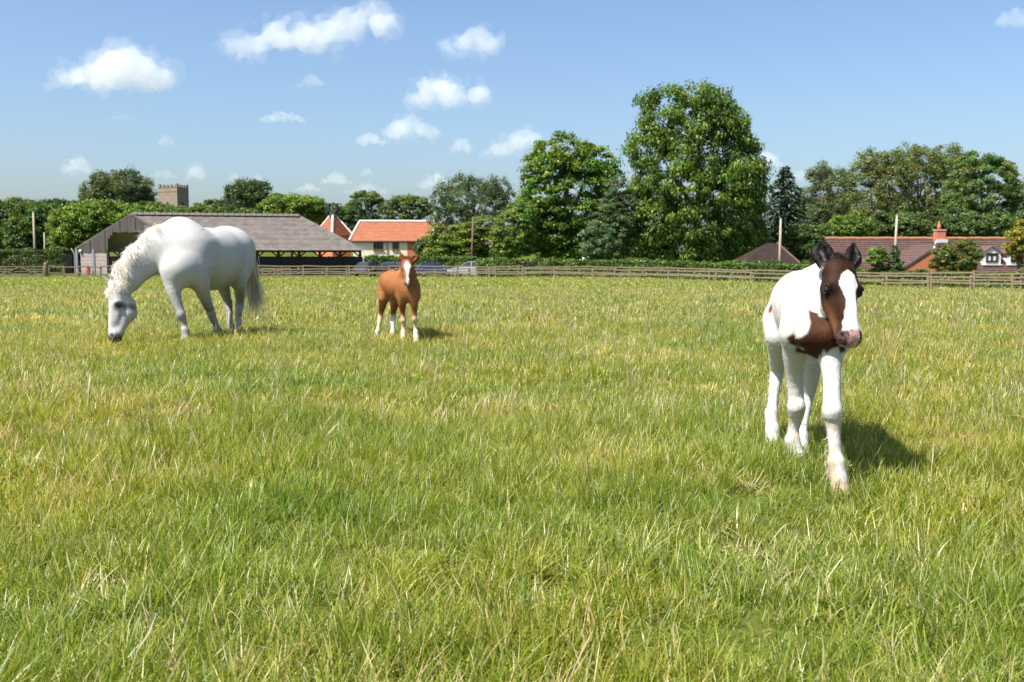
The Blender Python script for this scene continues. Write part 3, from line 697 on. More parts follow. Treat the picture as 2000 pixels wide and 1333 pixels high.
tree('roof_shrub', 'small light green bush in front of the brown roof left of the ivy pole', 'shrub', 76, [(1712, 505, 19, 18), (1722, 512, 12, 14)], (.13, .2, .04), 62, 50, (.2, .4), 44, .18, tr=.05)
tree('golden_tree', 'yellow leaved tree cut off by the right picture edge', 'tree', 72, [(1990, 470, 24, 32), (2020, 455, 40, 34), (1985, 490, 14, 14), (2010, 495, 30, 26)], (.26, .25, .03), 63, 120, (.25, .5), 56, .20, tr=.1, asp=.5)
# left side
lg = 'trees of the left skyline'
tree('willow_tree', 'large rounded silvery willow left of the church tower', 'tree', 172, [(232, 385, 66, 46), (255, 365, 42, 28), (205, 392, 46, 34), (283, 392, 18, 26)], (.10, .13, .055), 71, 250, (.6, 1.4), 52, .50, lg, 'wind', tr=.35, asp=.4)
tree('round_tree', 'rounded windswept dark tree above the barn ridge right of the tower', 'tree', 165, [(483, 398, 44, 40), (470, 380, 28, 22), (508, 385, 24, 28)], (.075, .115, .04), 72, 170, (.6, 1.2), 52, .46, lg, 'wind', tr=.3, asp=.4)
tree('skyline_tree', 'low bright green tree above the barn ridge beside the windswept tree', 'tree', 150, [(570, 408, 58, 24), (545, 403, 30, 18), (600, 405, 30, 18), (620, 412, 22, 20)], GY, 73, 150, (.6, 1.2), 50, .44, lg, tr=.25)
tree('skyline_tree', 'pale open tree above the pyramid roof', 'tree', 168, [(713, 408, 36, 30), (720, 392, 26, 16), (695, 418, 22, 22)], (.10, .155, .04), 74, 120, (.5, 1.0), 40, .42, lg, tr=.25, fill=.1)
tree('skyline_tree', 'pale rounded tree above the orange house ridge', 'tree', 166, [(795, 412, 44, 26), (780, 400, 24, 14), (815, 405, 26, 18), (760, 418, 20, 18)], (.10, .155, .04), 75, 130, (.5, 1.0), 42, .42, lg, tr=.25, fill=.15)
tree('skyline_tree', 'grey green low tree left of the windswept round tree', 'tree', 172, [(415, 412, 32, 18), (400, 418, 26, 14)], (.09, .13, .035), 76, 80, (.6, 1.1), 46, .46, lg, tr=.2)
tree('skyline_tree', 'bright low tree at the foot of the church tower', 'tree', 160, [(330, 420, 60, 14), (290, 414, 40, 16), (385, 416, 30, 14)], (.10, .16, .03), 77, 130, (.5, 1.0), 50, .42, lg, tr=.2)
tree('skyline_tree', 'dark small tree behind the pyramid roof cage', 'tree', 160, [(645, 425, 34, 22), (675, 428, 24, 18), (618, 428, 16, 14)], (.06, .10, .028), 78, 90, (.5, 1.0), 46, .40, lg, tr=.2)
tree('dense_tree', 'dark rounded tree behind the leaning poles at far left', 'tree', 128, [(75, 448, 52, 48), (95, 430, 34, 34), (55, 470, 40, 30)], (.075, .13, .022), 79, 190, (.6, 1.2), 54, .38, lg, tr=.3)
tree('dense_tree', 'half cut off green tree at the left picture edge', 'tree', 138, [(15, 435, 52, 44), (40, 412, 28, 22), (-30, 440, 60, 48)], (.08, .14, .025), 80, 200, (.6, 1.2), 54, .40, lg, tr=.3)
tree('field_maple', 'bright leafy tree directly left of the barn gable', 'tree', 120, [(165, 448, 62, 50), (150, 480, 46, 44), (205, 430, 56, 34), (140, 505, 18, 34), (250, 425, 44, 22)], (.125, .20, .025), 81, 300, (.6, 1.2), 56, .38, lg, tr=.3)
tree('skyline_tree', 'far low dark tree between the left trees', 'tree', 210, [(110, 406, 40, 14), (150, 408, 30, 12), (60, 406, 30, 12)], (.06, .085, .035), 82, 90, (.7, 1.3), 44, .55, lg, tr=.2)
for i, (px, lab) in enumerate(((455, 'green filler bush low behind the barn roof middle'), (840, 'small bush at the right end of the orange house'))):
    tree('garden_bush', lab, 'bush', 150-22*i, [(px, 425+60*i, 60-35*i, 16+4*i), (px+20, 428+58*i, 30-10*i, 14)], (.085, .135, .03), 90+i, 80, (.5, .9), 46, .38, tr=.1)

def far_wood():
    rng = np.random.default_rng(300); Vs = []; Fs = []; Cs = []; nb = 0
    for px in range(-900, 2950, 26):
        Y = 300+rng.uniform(-15, 15); h = rng.uniform(26, 44)+(14 if px < 150 else 0)
        V, Fq, c = crown([(P(px, 487-h*.5, Y), np.array([26, 14, h*.62])*Y/F)], 13, (1.3, 2.4), 22, 1.5, (.085, .12, .055), rng, 'broad')
        Vs.append(V); Fs.append(Fq+nb); nb += len(V); Cs.append(c)
    V = np.concatenate(Vs)
    tag(link('far_wood', mesh_np('far_wood', V, np.concatenate(Fs), np.concatenate(Cs)), M['leaf']), kind='stuff')
far_wood()
def hedge(label, pts, h, w, base, seed, leaf=.2, dens=190, group='clipped hedges round the field'):
    """clipped hedge along ground points pts: leaf faces over a box-like volume, woody core"""
    rng = np.random.default_rng(seed); Vs = []; Fs = []; Cs = []; nb = 0
    t = thing('hedge', label, 'hedge', pts[0], group); g = G()
    for a, b in zip(pts[:-1], pts[1:]):
        L, e, nv = face_frame(a, b); m = int(L*(2*h+w)*dens)
        u = rng.random(m); s = rng.random(m)*(2*h+w)
        off = np.where(s < h, -w/2, np.where(s < h+w, s-h-w/2, w/2)); z = np.where(s < h, s, np.where(s < h+w, h, s-h-w))
        C = np.asarray(a)[None]+(np.asarray(b)-np.asarray(a))[None]*u[:, None]+nv[None]*off[:, None]+UP[None]*z[:, None]
        bump = (fbm(C*.9, 3)-.5)*1.0
        dn = np.where((s >= h) & (s < h+w), 0, np.sign(off))[:, None]*nv[None]+np.where((s >= h) & (s < h+w), 1, .15)[:, None]*UP[None]
        C = C+dn*bump[:, None]-dn*(rng.random(m)**2*.3)[:, None]
        V, Fq = leaf_quads(C, nrm(dn+rng.normal(size=(m, 3))*.6), leaf*rng.uniform(.7, 1.4, m), leaf*.6*rng.uniform(.7, 1.3, m), rng)
        Vs.append(V); Fs.append(Fq+nb); nb += len(V)
        lm = np.clip(.75+.9*(fbm(C*.8+5, 2)-.2)*rng.uniform(.6, 1.3, m), .4, 1.6)
        Cs.append(np.repeat(np.array(base)[None]*lm[:, None], 3, 0))
        p = np.asarray(a)-nv*(w*.3); g.prism([p, p+nv*w*.6, p+nv*w*.6+UP*h*.85, p+UP*h*.85], np.asarray(b)-np.asarray(a))
    link('foliage', mesh_np('foliage', np.concatenate(Vs)-ORG[t], np.concatenate(Fs), np.concatenate(Cs)), M['leaf'], t)
    g.build('twigs', M['bark'], t)
def hpts(pxs, back): return [onground(p, fy(p, back)) for p in pxs]
hedge('long clipped hedge under the big trees behind the post and rail fence', hpts((935, 1050, 1170, 1290, 1400, 1500, 1590), 9), 1.75, 1.4, (.09, .145, .028), 201)
hedge('low hedge at the foot of the bungalow beyond the right hand fence', hpts((1600, 1700, 1800, 1900, 2000, 2150), 7.5), 1.2, 1.2, (.10, .145, .03), 202)
hedge('hedge along the cream wall of the orange roofed house behind the parked cars', [onground(p, 112) for p in (712, 780, 850, 930)], 1.95, 1.3, (.10, .165, .03), 203)
hedge('tall thick hedge behind the wooden gate at far left', [onground(p, 112) for p in (-160, -40, 60, 134)], 2.7, 2.6, (.075, .11, .025), 204, .22)

# ------------------------------------------------------------------ post and rail fences, gates
def fence(name, label, pxs, back, hp, rails, mt, group, gates=()):
    base = onground(pxs[0], fy(pxs[0], back)); t = thing(name, label, 'fence', base, group); rng = np.random.default_rng(int(pxs[0])+int(back*10)+5000)
    pts = [onground(p, fy(p, back)) for p in pxs]
    for i, p in enumerate(pts):
        g = G(); h = hp+rng.normal(0, .04); d = (pts[min(i+1, len(pts)-1)]-pts[max(i-1, 0)]); d[2] = 0; d = nrm(d); n = np.array([d[1], -d[0], 0]); n = n if n[1] < 0 else -n
        ln = np.array([*rng.normal(0, .045, 2), 0])
        g.prism([p-d*.075-n*.06-UP*.2, p+d*.075-n*.06-UP*.2, p+d*.075+n*.06-UP*.2, p-d*.075+n*.06-UP*.2], UP*(h+.2)+ln); g.build('post', M[mt], t)
        if i < len(pts)-1 and i not in gates:
            q = pts[i+1]
            for z in rails:
                g = G(); dz = rng.normal(0, .035, 2)
                g.beam(p+UP*(z+dz[0])+n*.085-d*.03, q+UP*(z+dz[1])+n*.085+d*.03, .04, .10); g.build('rail', M[mt], t)
    return t
fg = 'post and rail fences along the far side of the field'
fence('rail_fence', 'front weathered post and rail fence nearest the grass across the middle', [500, 536, 581, 628, 677, 728, 775, 822, 868, 917, 968, 1028, 1087, 1142, 1201, 1264, 1327, 1399, 1472, 1554, 1640, 1725, 1816, 1899, 1996, 2090, 2190], 0, 1.0, (.52, .90), 'rail', fg)
fence('rail_fence', 'second post and rail fence standing just behind the front one across the middle', [505, 550, 592, 638, 682, 720, 760, 806, 850, 895, 956, 1021, 1083, 1158, 1230, 1306, 1386, 1468, 1552, 1645, 1734, 1822, 1906, 1981, 2070, 2160], 5.8, 1.17, (.62, 1.12), 'rail', fg)
fence('rail_fence', 'dark rails between the round gatepost and the barn at left', [93, 125, 152, 172, 195, 218, 240], 1.0, 1.2, (.45, 1.1), 'old_rail', fg)
def gate(label, px0, px1, Y, mt, h=1.15):
    a = onground(px0, Y); b = onground(px1, Y); t = thing('field_gate', label, 'gate', a, None); g = G()
    L, e, nv = face_frame(a, b); nv = nv if nv[1] < 0 else -nv
    zs = (.18, .42, .66, .88, h)
    for z in zs:
        g = G(); g.beam(a+UP*z, b+UP*z, .05, .09); g.build('rail', M[mt], t)
    for s, w in ((0, .10), (1, .10)):
        g = G(); g.beam(lerp(a, b, s)+UP*.08, lerp(a, b, s)+UP*(h+.08), w, .08); g.build('stile', M[mt], t)
    for (s0, z0, s1, z1) in ((.02, .2, .5, h), (.5, h, .98, .2), (.2, .66, .5, .18), (.5, .18, .82, .66)):
        g = G(); g.beam(lerp(a, b, s0)+UP*z0+nv*.06, lerp(a, b, s1)+UP*z1+nv*.06, .05, .08); g.build('brace', M[mt], t)
    return t
gate('old dark wooden field gate with crossed braces at the left picture edge', -8, 83, 94, 'old_rail', 1.12)
gate('pale wooden gate with a diagonal brace standing just behind the fence by the barn', 512, 566, 93.6, 'rail', .95)
c = onground(88.5, 94); t = thing('gatepost', 'stout dark gatepost with rounded top beside the left gate', 'post', c)
g = G(); g.tube([c+UP*z for z in (-.3, 1.1, 1.32, 1.42, 1.5, 1.53)], [.21, .2, .19, .2, .15, .05], 12); g.build('post', M['old_rail'], t, True)

# ------------------------------------------------------------------ poles
def pole(name, label, px0, py0, px1, Y, r, mt, cat='pole', lamp=False, ins=False):
    b = onground(px1, Y); tp = P(px0, py0, Y); t = thing(name, label, cat, b, 'wooden poles standing behind the fence')
    g = G(); g.tube([b-UP*.3, lerp(b, tp, .5), tp], [r, r*.88, r*.72], 9); g.build('shaft', M[mt], t, True)
    if lamp:
        g = G(); g.box(tp+np.array([-.25, -.1, -.12]), [.5, 0, -.08], [0, .34, -.1], [.03, 0, .16]); g.build('lamp_head', M['pipe'], t)
    else:
        g = G(); g.tube([tp, tp+UP*.06], [r*.85, r*.5], 9); g.build('cap', M['steel' if ins else mt], t)
pole('utility_pole', 'tall brown pole in front of the far left trees', 65, 415, 68.5, 116, .15, 'pole')
pole('utility_pole', 'short thin brown pole right of the tall one at far left', 86.5, 455, 87, 120, .12, 'pole')
pole('utility_pole', 'dark pole in front of the golden conifer', 924, 425, 921, 114, .15, 'dark_pole')
pole('lamp_pole', 'pale pole carrying a small lamp right of the golden conifer', 962, 446, 961.5, 108, .13, 'pole', 'lamp post', True)
pole('utility_pole', 'pale straight pole beside the dark shed roof', 1525, 428, 1523, 90, .13, 'pole', ins=True)
pole('utility_pole', 'pale pole with ivy at its foot in front of the bungalow roof', 1752, 421, 1747, 76, .11, 'pole')
tree('ivy_clump', 'ivy climbing the foot of the pole before the bungalow', 'ivy', 76, [(1748, 505, 6, 24), (1749, 522, 16, 14)], (.05, .10, .02), 221, 70, (.12, .3), 40, .14, gz=-1.4)
c = onground(1140, 101); t = thing('marker_post', 'short white topped post sticking out of the hedge under the big trees', 'post', c)
g = G(); g.tube([c-UP*.2, P(1140, 511, 101)], [.13, .13], 10); g.build('shaft', M['dark_pole'], t); g = G(); g.tube([P(1140, 511, 101), P(1140, 503, 101)], [.15, .14], 10); g.build('cap', M['white'], t)

# ------------------------------------------------------------------ parked cars
def carpaint(name, c): return mat(name, c, .25, spec=.5, coat=.6)
def car(label, px, Y, ang, paint, L=4.2, H=1.45):
    c = onground(px, Y); t = thing('parked_car', label, 'car', c, 'cars parked behind the fence')
    ca, sa = math.cos(ang), math.sin(ang); e = np.array([ca, sa, 0]); n = np.array([-sa, ca, 0]); w = .86
    Q = lambda x, y, z: c+e*x+n*y+UP*z
    prof = [(-L/2, .35), (-L/2-.03, .62), (-L/2+.1, .88), (-L*.30, .95), (L*.20, .96), (L*.42, .82), (L/2, .62), (L/2, .35), (L*.42, .24), (-L*.42, .24)]
    b = G(); n0 = 3; ring = []
    for y, k, dz in ((-w, .96, -.02), (-w*.96, 1, 0), (w*.96, 1, 0), (w, .96, -.02)):
        ring.append([Q(x*k, y, z+dz*(z > .5)) for x, z in prof])
    for r0, r1 in zip(ring[:-1], ring[1:]):
        for i in range(len(prof)): j = (i+1) % len(prof); b.poly([r0[i], r0[j], r1[j], r1[i]])
    b.poly(ring[0][::-1]); b.poly(ring[-1]); b.build('body', paint, t)
    cab = [(-L*.44, .93), (-L*.33, H-.08), (-L*.2, H), (L*.02, H-.02), (L*.24, .95)]
    g = G(); lo = [Q(x, -w*.9, z) if z < 1 else Q(x, -w*.68, z) for x, z in cab]; hi = [Q(x, w*.9, z) if z < 1 else Q(x, w*.68, z) for x, z in cab]
    g.poly(lo[::-1]); g.poly(hi)
    for i in range(4): g.poly([lo[i], lo[i+1], hi[i+1], hi[i]])
    g.poly([lo[4], lo[0], hi[0], hi[4]]); g.build('window', M['glass'], t)
    g = G(); g.prism([Q(-L*.33, -w*.7, H-.07), Q(-L*.2, -w*.7, H+.005), Q(L*.02, -w*.7, H-.01), Q(L*.03, -w*.7, H-.06)], n*w*1.4); 
    for x0, z0, x1, z1 in ((-L*.43, .95, -L*.33, H-.06), (L*.24, .95, L*.02, H-.04), (-L*.08, .95, -L*.08, H-.02)):
        for s in (-1, 1): g.beam(Q(x0, s*w*.9, z0), Q(x1, s*w*.69, z1), .07, .07)
    g.build('roof', paint, t)
    for x in (-L*.31, L*.31):
        for s in (-1, 1):
            g = G(); g.tube([Q(x, s*w*.80, .31), Q(x, s*w*1.0, .31)], [.31, .31], 16); wl = g.build('wheel', M['tyre'], t)
            g = G(); g.tube([Q(x, s*w*1.0, .31), Q(x, s*w*1.015, .31)], [.2, .18], 14); g.build('rim', M['rim'], wl)
    for s in (-1, 1):
        g = G(); g.box(Q(-L/2-.02, s*w*.72, .76), e*.08, n*.26, UP*.16); g.build('tail_light', M['red'], t)
        g = G(); g.box(Q(L/2-.04, s*w*.7, .64), e*.1, n*.3, UP*.14); g.build('headlight', M['lamp'], t)
navy = carpaint('navy_paint', (.012, .018, .05)); blue = carpaint('blue_paint', (.02, .05, .17)); silver = carpaint('silver_paint', (.36, .38, .40)); black = carpaint('black_paint', (.012, .012, .014))
car('dark navy car parked behind the fence next to the barn corner', 722, 103, 1.2, navy)
car('dark car with a red tail light showing left of the brown foal', 752, 102.5, 2.0, black)
car('dark blue car parked behind the brown foal', 790, 104, 1.3, navy)
car('bright blue car parked right of the brown foal', 848, 103, .25, blue, 4.0)
car('silver car parked at the right end of the row behind the fence', 918, 102.5, 2.9, silver, 4.4, 1.55)

# ------------------------------------------------------------------ horses: blended implicit bodies turned into one mesh each
class Body:
    def __init__(s): s.p = []
    def cone(s, a, b, ra, rb, k=.05, n=None, f=1.0, op='+'):
        s.p.append((np.asarray(a, float), np.asarray(b, float), ra, rb, k, None if n is None else nrm(n), f, op)); return s
    def ball(s, a, r, k=.05, n=None, f=1.0, op='+'): return s.cone(a, a, r, r, k, n, f, op)
    def limb(s, pts, rads, k=.04, sub=3):
        """a smoothly interpolated tapering limb, joined to the rest with blend radius k"""
        Q = np.array([np.asarray(p, float) for p in pts]); r = np.asarray(rads, float); A = np.concatenate([Q, r[:, None]], 1)
        E = np.concatenate([[2*A[0]-A[1]], A, [2*A[-1]-A[-2]]]); out = []
        for i in range(1, len(E)-2):
            for j in range(sub):
                t = j/sub; p0, p1, p2, p3 = E[i-1:i+3]
                out.append(.5*(2*p1+(p2-p0)*t+(2*p0-5*p1+4*p2-p3)*t*t+(3*p1-p0-3*p2+p3)*t**3))
        out.append(A[-1]); out = np.array(out); m = out[:, 3].max()
        s.p.append((out[:, :3].min(0), out[:, :3].max(0), m, m, k, None, 1.0, '+', out)); return s
    def chain(s, pts, rads, k=.04, n=None, f=1.0):
        for i in range(len(pts)-1): s.cone(pts[i], pts[i+1], rads[i], rads[i+1], k, n, f)
        return s
    @staticmethod
    def dist(pr, X):
        a, b, ra, rb, k, n, f, op = pr[:8]
        if len(pr) > 8:
            C = pr[8]; D = None
            for i in range(len(C)-1):
                ba = C[i+1, :3]-C[i, :3]; d = X-C[i, :3]; t = np.clip((d@ba)/(ba@ba+1e-12), 0, 1); d = d-t[..., None]*ba
                d = np.sqrt((d*d).sum(-1))-(C[i, 3]+(C[i+1, 3]-C[i, 3])*t); D = d if D is None else np.minimum(D, d)
            return D
        if n is not None:
            c = (a+b)/2; q = X-c; w = q@n
            X = X+n*(w*(1/f-1))[..., None]
            w2 = (a-c)@n; a = a+n*w2*(1/f-1); b = b+n*((b-c)@n)*(1/f-1)
        ba = b-a; L2 = ba@ba
        d = X-a
        if L2 < 1e-10: return np.sqrt((d*d).sum(-1))-ra
        t = np.clip((d@ba)/L2, 0, 1); d = d-t[..., None]*ba
        return np.sqrt((d*d).sum(-1))-(ra+(rb-ra)*t)
    def evalpts(s, X, prims=None):
        D = np.full(X.shape[:-1], 9.0)
        for pr in (prims or s.p): D = s.comb(D, s.dist(pr, X), pr)
        return D
    @staticmethod
    def comb(D, d, pr):
        k = pr[4]
        if pr[7] == '+':
            h = np.maximum(k-np.abs(D-d), 0)/k; return np.minimum(D, d)-h*h*k*.25
        d = -d; h = np.maximum(k-np.abs(D-d), 0)/k; return np.maximum(D, d)+h*h*k*.25
    def mesh(s, vs, noise=None):
        lo = np.min([np.minimum(p[0]-p[2], p[1]-p[3]) for p in s.p if p[7] == '+'], 0)-.05
        hi = np.max([np.maximum(p[0]+p[2], p[1]+p[3]) for p in s.p if p[7] == '+'], 0)+.05
        n = np.ceil((hi-lo)/vs).astype(int)+1
        ax = [lo[i]+vs*np.arange(n[i]) for i in range(3)]
        D = np.full(n, 9.0, np.float32)
        for pr in s.p:
            m = max(pr[2], pr[3])+pr[4]+3*vs
            i0 = np.maximum(((np.minimum(pr[0], pr[1])-m-lo)/vs).astype(int), 0); i1 = np.minimum(((np.maximum(pr[0], pr[1])+m-lo)/vs).astype(int)+2, n)
            sl = tuple(slice(i0[i], i1[i]) for i in range(3))
            X = np.stack(np.meshgrid(*[ax[i][sl[i]] for i in range(3)], indexing='ij'), -1)
            D[sl] = s.comb(D[sl], s.dist(pr, X), pr)
        if noise is not None:
            act = np.abs(D) < .2; ii = np.argwhere(act); X = lo+ii*vs; D[act] += noise(X)
        return nets(D, lo, vs)
def nets(D, lo, vs):
    """surface nets"""
    S = D < 0; n = np.array(D.shape)
    c = [S[i:n[0]-1+i, j:n[1]-1+j, k:n[2]-1+k] for i in (0, 1) for j in (0, 1) for k in (0, 1)]
    cnt = sum(x.astype(np.int8) for x in c); act = (cnt > 0) & (cnt < 8)
    idx = np.full(act.shape, -1, np.int64); cells = np.argwhere(act); idx[act] = np.arange(len(cells))
    co = [(i, j, k) for i in (0, 1) for j in (0, 1) for k in (0, 1)]
    val = {q: D[cells[:, 0]+q[0], cells[:, 1]+q[1], cells[:, 2]+q[2]] for q in co}
    acc = np.zeros((len(cells), 3)); w = np.zeros(len(cells))
    for q in co:
        for a in range(3):
            if q[a] == 0:
                r = list(q); r[a] = 1; r = tuple(r); v0, v1 = val[q], val[r]; m = (v0 < 0) != (v1 < 0)
                t = v0/np.where(m, v0-v1, 1); pt = np.tile(np.array(q, float), (len(cells), 1)); pt[:, a] = t
                acc[m] += pt[m]; w[m] += 1
    V = lo+vs*(cells+acc/w[:, None]); Fq = []
    for a in range(3):
        b, d = (a+1) % 3, (a+2) % 3
        s0 = [slice(None)]*3; s1 = [slice(None)]*3; s0[a] = slice(0, -1); s1[a] = slice(1, None)
        A = S[tuple(s0)]; B = S[tuple(s1)]; e = np.argwhere(A != B)
        e = e[(e[:, b] > 0) & (e[:, d] > 0) & (e[:, b] < n[b]-1) & (e[:, d] < n[d]-1)]
        eb = np.zeros(3, int); eb[b] = 1; ed = np.zeros(3, int); ed[d] = 1
        g = lambda o: idx[tuple((e-o).T)]
        q = np.stack([g(eb+ed), g(ed), g(0*eb), g(eb)], 1); fl = A[tuple(e.T)]
        q = np.where(fl[:, None], q, q[:, ::-1]); Fq.append(q[(q >= 0).all(1)])
    return V, np.concatenate(Fq)
def smoothV(V, Fq, it=2, lam=.5):
    e = np.concatenate([Fq[:, [0, 1]], Fq[:, [1, 2]], Fq[:, [2, 3]], Fq[:, [3, 0]]]); e = np.concatenate([e, e[:, ::-1]])
    deg = np.bincount(e[:, 0], minlength=len(V))[:, None]
    for _ in range(it):
        s = np.stack([np.bincount(e[:, 0], V[e[:, 1], k], len(V)) for k in range(3)], 1); V = V+lam*(s/np.maximum(deg, 1)-V)
    return V

class Head:
    """local frame of a head: a runs poll -> muzzle, n out of the forehead, s to the animal's left"""
    def __init__(s, poll, nose, n):
        s.o = np.asarray(poll, float); d = np.asarray(nose, float)-s.o; s.L = np.linalg.norm(d); s.a = d/s.L
        n = np.asarray(n, float); s.n = nrm(n-s.a*(n@s.a)); s.s = np.cross(s.n, s.a)
    def __call__(s, a, n, t=0.0): return s.o+s.L*(s.a*a+s.n*n+s.s*t)
    def loc(s, X): q = (X-s.o)/s.L; return q@s.a, q@s.n, q@s.s
def add_head(B, H, foal=True, ears=((-.30, -.02, .20), (-.30, -.02, -.20)), wid=1.0, jaw=1.0, es_=1.0):
    L = H.L; i0 = len(B.p); w = wid
    k = .06*L*1.6
    B.ball(H(.06, -.13), .15*L, k)                                              # poll
    B.cone(H(.16, -.10, .035*w), H(.16, -.10, -.035*w), .135*L, .135*L, k)        # cranium
    B.cone(H(.33, -.085, .085*w), H(.33, -.085, -.085*w), .10*L, .10*L, k)          # brow
    B.cone(H(.24, -.075), H(.60, -.085), .12*L, .088*L, k, H.n, .95)               # forehead to nasal bone
    B.cone(H(.55, -.075), H(.88, -.07), .082*L*w, .072*L*w, k)                     # nose
    for t in (-1, 1):
        B.cone(H(.30, -.22*jaw, t*.075*w), H(.46, -.235*jaw, t*.07*w), .095*L*jaw, .105*L*jaw, k, H.s, .75)   # cheek plates
        B.cone(H(.46, -.23*jaw, t*.05*w), H(.84, -.155, t*.03*w), .075*L, .055*L, k)          # jaw bars
        B.cone(H(.37, -.10, t*.11*w), H(.56, -.105, t*.07*w), .042*L, .030*L, .03*L, None)                # facial crest
        B.ball(H(.335, -.04, t*.15*w), .038*L, .035*L)                                        # brow ridge
        B.ball(H(.90, -.055, t*.060*w), .054*L, .05*L)                                         # nostril wing
        B.cone(H(.42, -.005, t*.035*w), H(.85, -.01, t*.028*w), .03*L, .02*L, .06*L)
    B.cone(H(.86, -.10, .035*w), H(.86, -.10, -.035*w), .085*L, .085*L, .07*L)            # muzzle
    B.cone(H(.95, -.09, .03*w), H(.95, -.09, -.03*w), .062*L, .062*L, .06*L)          # upper lip
    B.cone(H(.94, -.165, .02*w), H(.94, -.165, -.02*w), .045*L, .045*L, .03*L)        # chin
    for t in (-1, 1):
        B.cone(H(.895, -.02, t*.088*w), H(.93, -.05, t*.07*w), .022*L, .016*L, .02*L, None, 1, '-')
        B.ball(H(.37, -.075, t*.195*w), .042*L, .03*L, None, 1, '-')                           # eye socket
    B.cone(H(1.0, -.145, .06), H(1.0, -.145, -.06), .008*L, .008*L, .02*L, None, 1, '-')    # mouth line
    i1 = len(B.p)
    for (ea, en, es) in ears:
        sg = 1 if es > 0 else -1
        b0 = H(.045, -.12, sg*.105*w); tip = H(ea, en, es); mid = lerp(b0, tip, .42)+H.s*sg*.03*L
        ax = nrm(tip-b0); fr = nrm(H.n+.45*sg*H.s); fr = nrm(fr-ax*(fr@ax))
        B.cone(b0, mid, .072*L*es_, .105*L*es_, .03*L, fr, .5); B.cone(mid, tip, .105*L*es_, .014*L, .02*L, fr, .42)
        B.cone(lerp(b0, tip, .2)+fr*.055*L, lerp(b0, tip, .48)+fr*.066*L+H.s*sg*.012*L, .034*L, .058*L, .02*L, None, 1, '-')
        B.cone(lerp(b0, tip, .48)+fr*.066*L+H.s*sg*.012*L, lerp(b0, tip, .86)+fr*.034*L, .058*L, .016*L, .02*L, None, 1, '-')
    return B.p[i0:i1], B.p[i1:]
def eyes(t, H, wid=1.0, r=.052):
    for sg in (-1, 1):
        g = G(); g.sphere(H(.365, -.080, sg*(.165*wid-.012)*.90), r*H.L, 12, 8); g.build('eye', M['eye'], t, True)
def leg(B, pts, rads, k=.035):
    B.limb(pts, rads, max(k, .05))
def strands(roots, dirs, length, rng, width=.004, seg=5, grav=.6, curl=.15, col=(.5, .4, .3), cvar=.2, endw=.3, wind=None):
    """ribbon hairs"""
    n = len(roots); L = np.asarray(length)*np.ones(n); P0 = np.array(roots, float); d = nrm(np.array(dirs, float)); pts = [P0]
    bend = rng.normal(size=(n, 3))*curl
    for i in range(seg):
        P0 = P0+d*(L/seg)[:, None]; pts.append(P0)
        d = nrm(d+np.array([0, 0, -1])*grav/seg*(1.0)+bend/seg+(0 if wind is None else np.asarray(wind)/seg))
    pts = np.stack(pts, 1); sd = nrm(rng.normal(size=(n, 3))); sd = nrm(np.cross(nrm(pts[:, -1]-pts[:, 0]), sd))
    wv = width*np.linspace(1, endw, seg+1)[None, :, None]*rng.uniform(.6, 1.4, (n, 1, 1))
    V = np.stack([pts-sd[:, None]*wv/2, pts+sd[:, None]*wv/2], 2).reshape(-1, 3)
    b = np.arange(n)[:, None]*(2*(seg+1))+2*np.arange(seg)[None]; b = b.ravel()
    Fq = np.stack([b, b+1, b+3, b+2], 1)
    c = np.array(col)[None]*np.clip(1+cvar*rng.normal(size=(n, 1)), .4, 1.7)
    return V, Fq, np.repeat(c, 2*(seg+1), 0)
def hair(name, t, parts, m='hair'):
    Vs = []; Fs = []; Cs = []; nb = 0
    for V, Fq, c in parts: Vs.append(V); Fs.append(Fq+nb); Cs.append(c); nb += len(V)
    return link(name, mesh_np(name, np.concatenate(Vs)-ORG[t], np.concatenate(Fs), np.concatenate(Cs)), M[m], t)
def onsurf(V, Fq, n, rng, mask=None):
    """random surface points with normals"""
    a, b, c, d = [V[Fq[:, i]] for i in range(4)]; N = np.cross(c-a, d-b); A = np.linalg.norm(N, axis=1)
    if mask is not None: A = A*mask[Fq].mean(1)
    i = rng.choice(len(Fq), n, p=A/A.sum()); u = rng.random((n, 2))
    p = (a[i]*(1-u[:, :1])+b[i]*u[:, :1])*(1-u[:, 1:])+(d[i]*(1-u[:, :1])+c[i]*u[:, :1])*u[:, 1:]
    return p, nrm(N[i]), i
def polyd(q, pg):
    """signed distance of 2-D points to a closed outline"""
    d = np.full(len(q), 9.); ins = np.zeros(len(q), bool); n = len(pg)
    for i in range(n):
        a, b = pg[i], pg[(i+1) % n]; e = b-a; w = q-a; t = np.clip((w@e)/(e@e), 0, 1)
        d = np.minimum(d, np.linalg.norm(w-t[:, None]*e, axis=1))
        c = (a[1] > q[:, 1]) != (b[1] > q[:, 1]); ins ^= c & (q[:, 0] < (b[0]-a[0])*(q[:, 1]-a[1])/(b[1]-a[1]+1e-12)+a[0])
    return np.where(ins, -d, d)
def blend(c, m, col): return c*(1-m[:, None])+np.asarray(col)[None]*m[:, None]
def soft(d, w): return np.clip(.5-d/w, 0, 1)
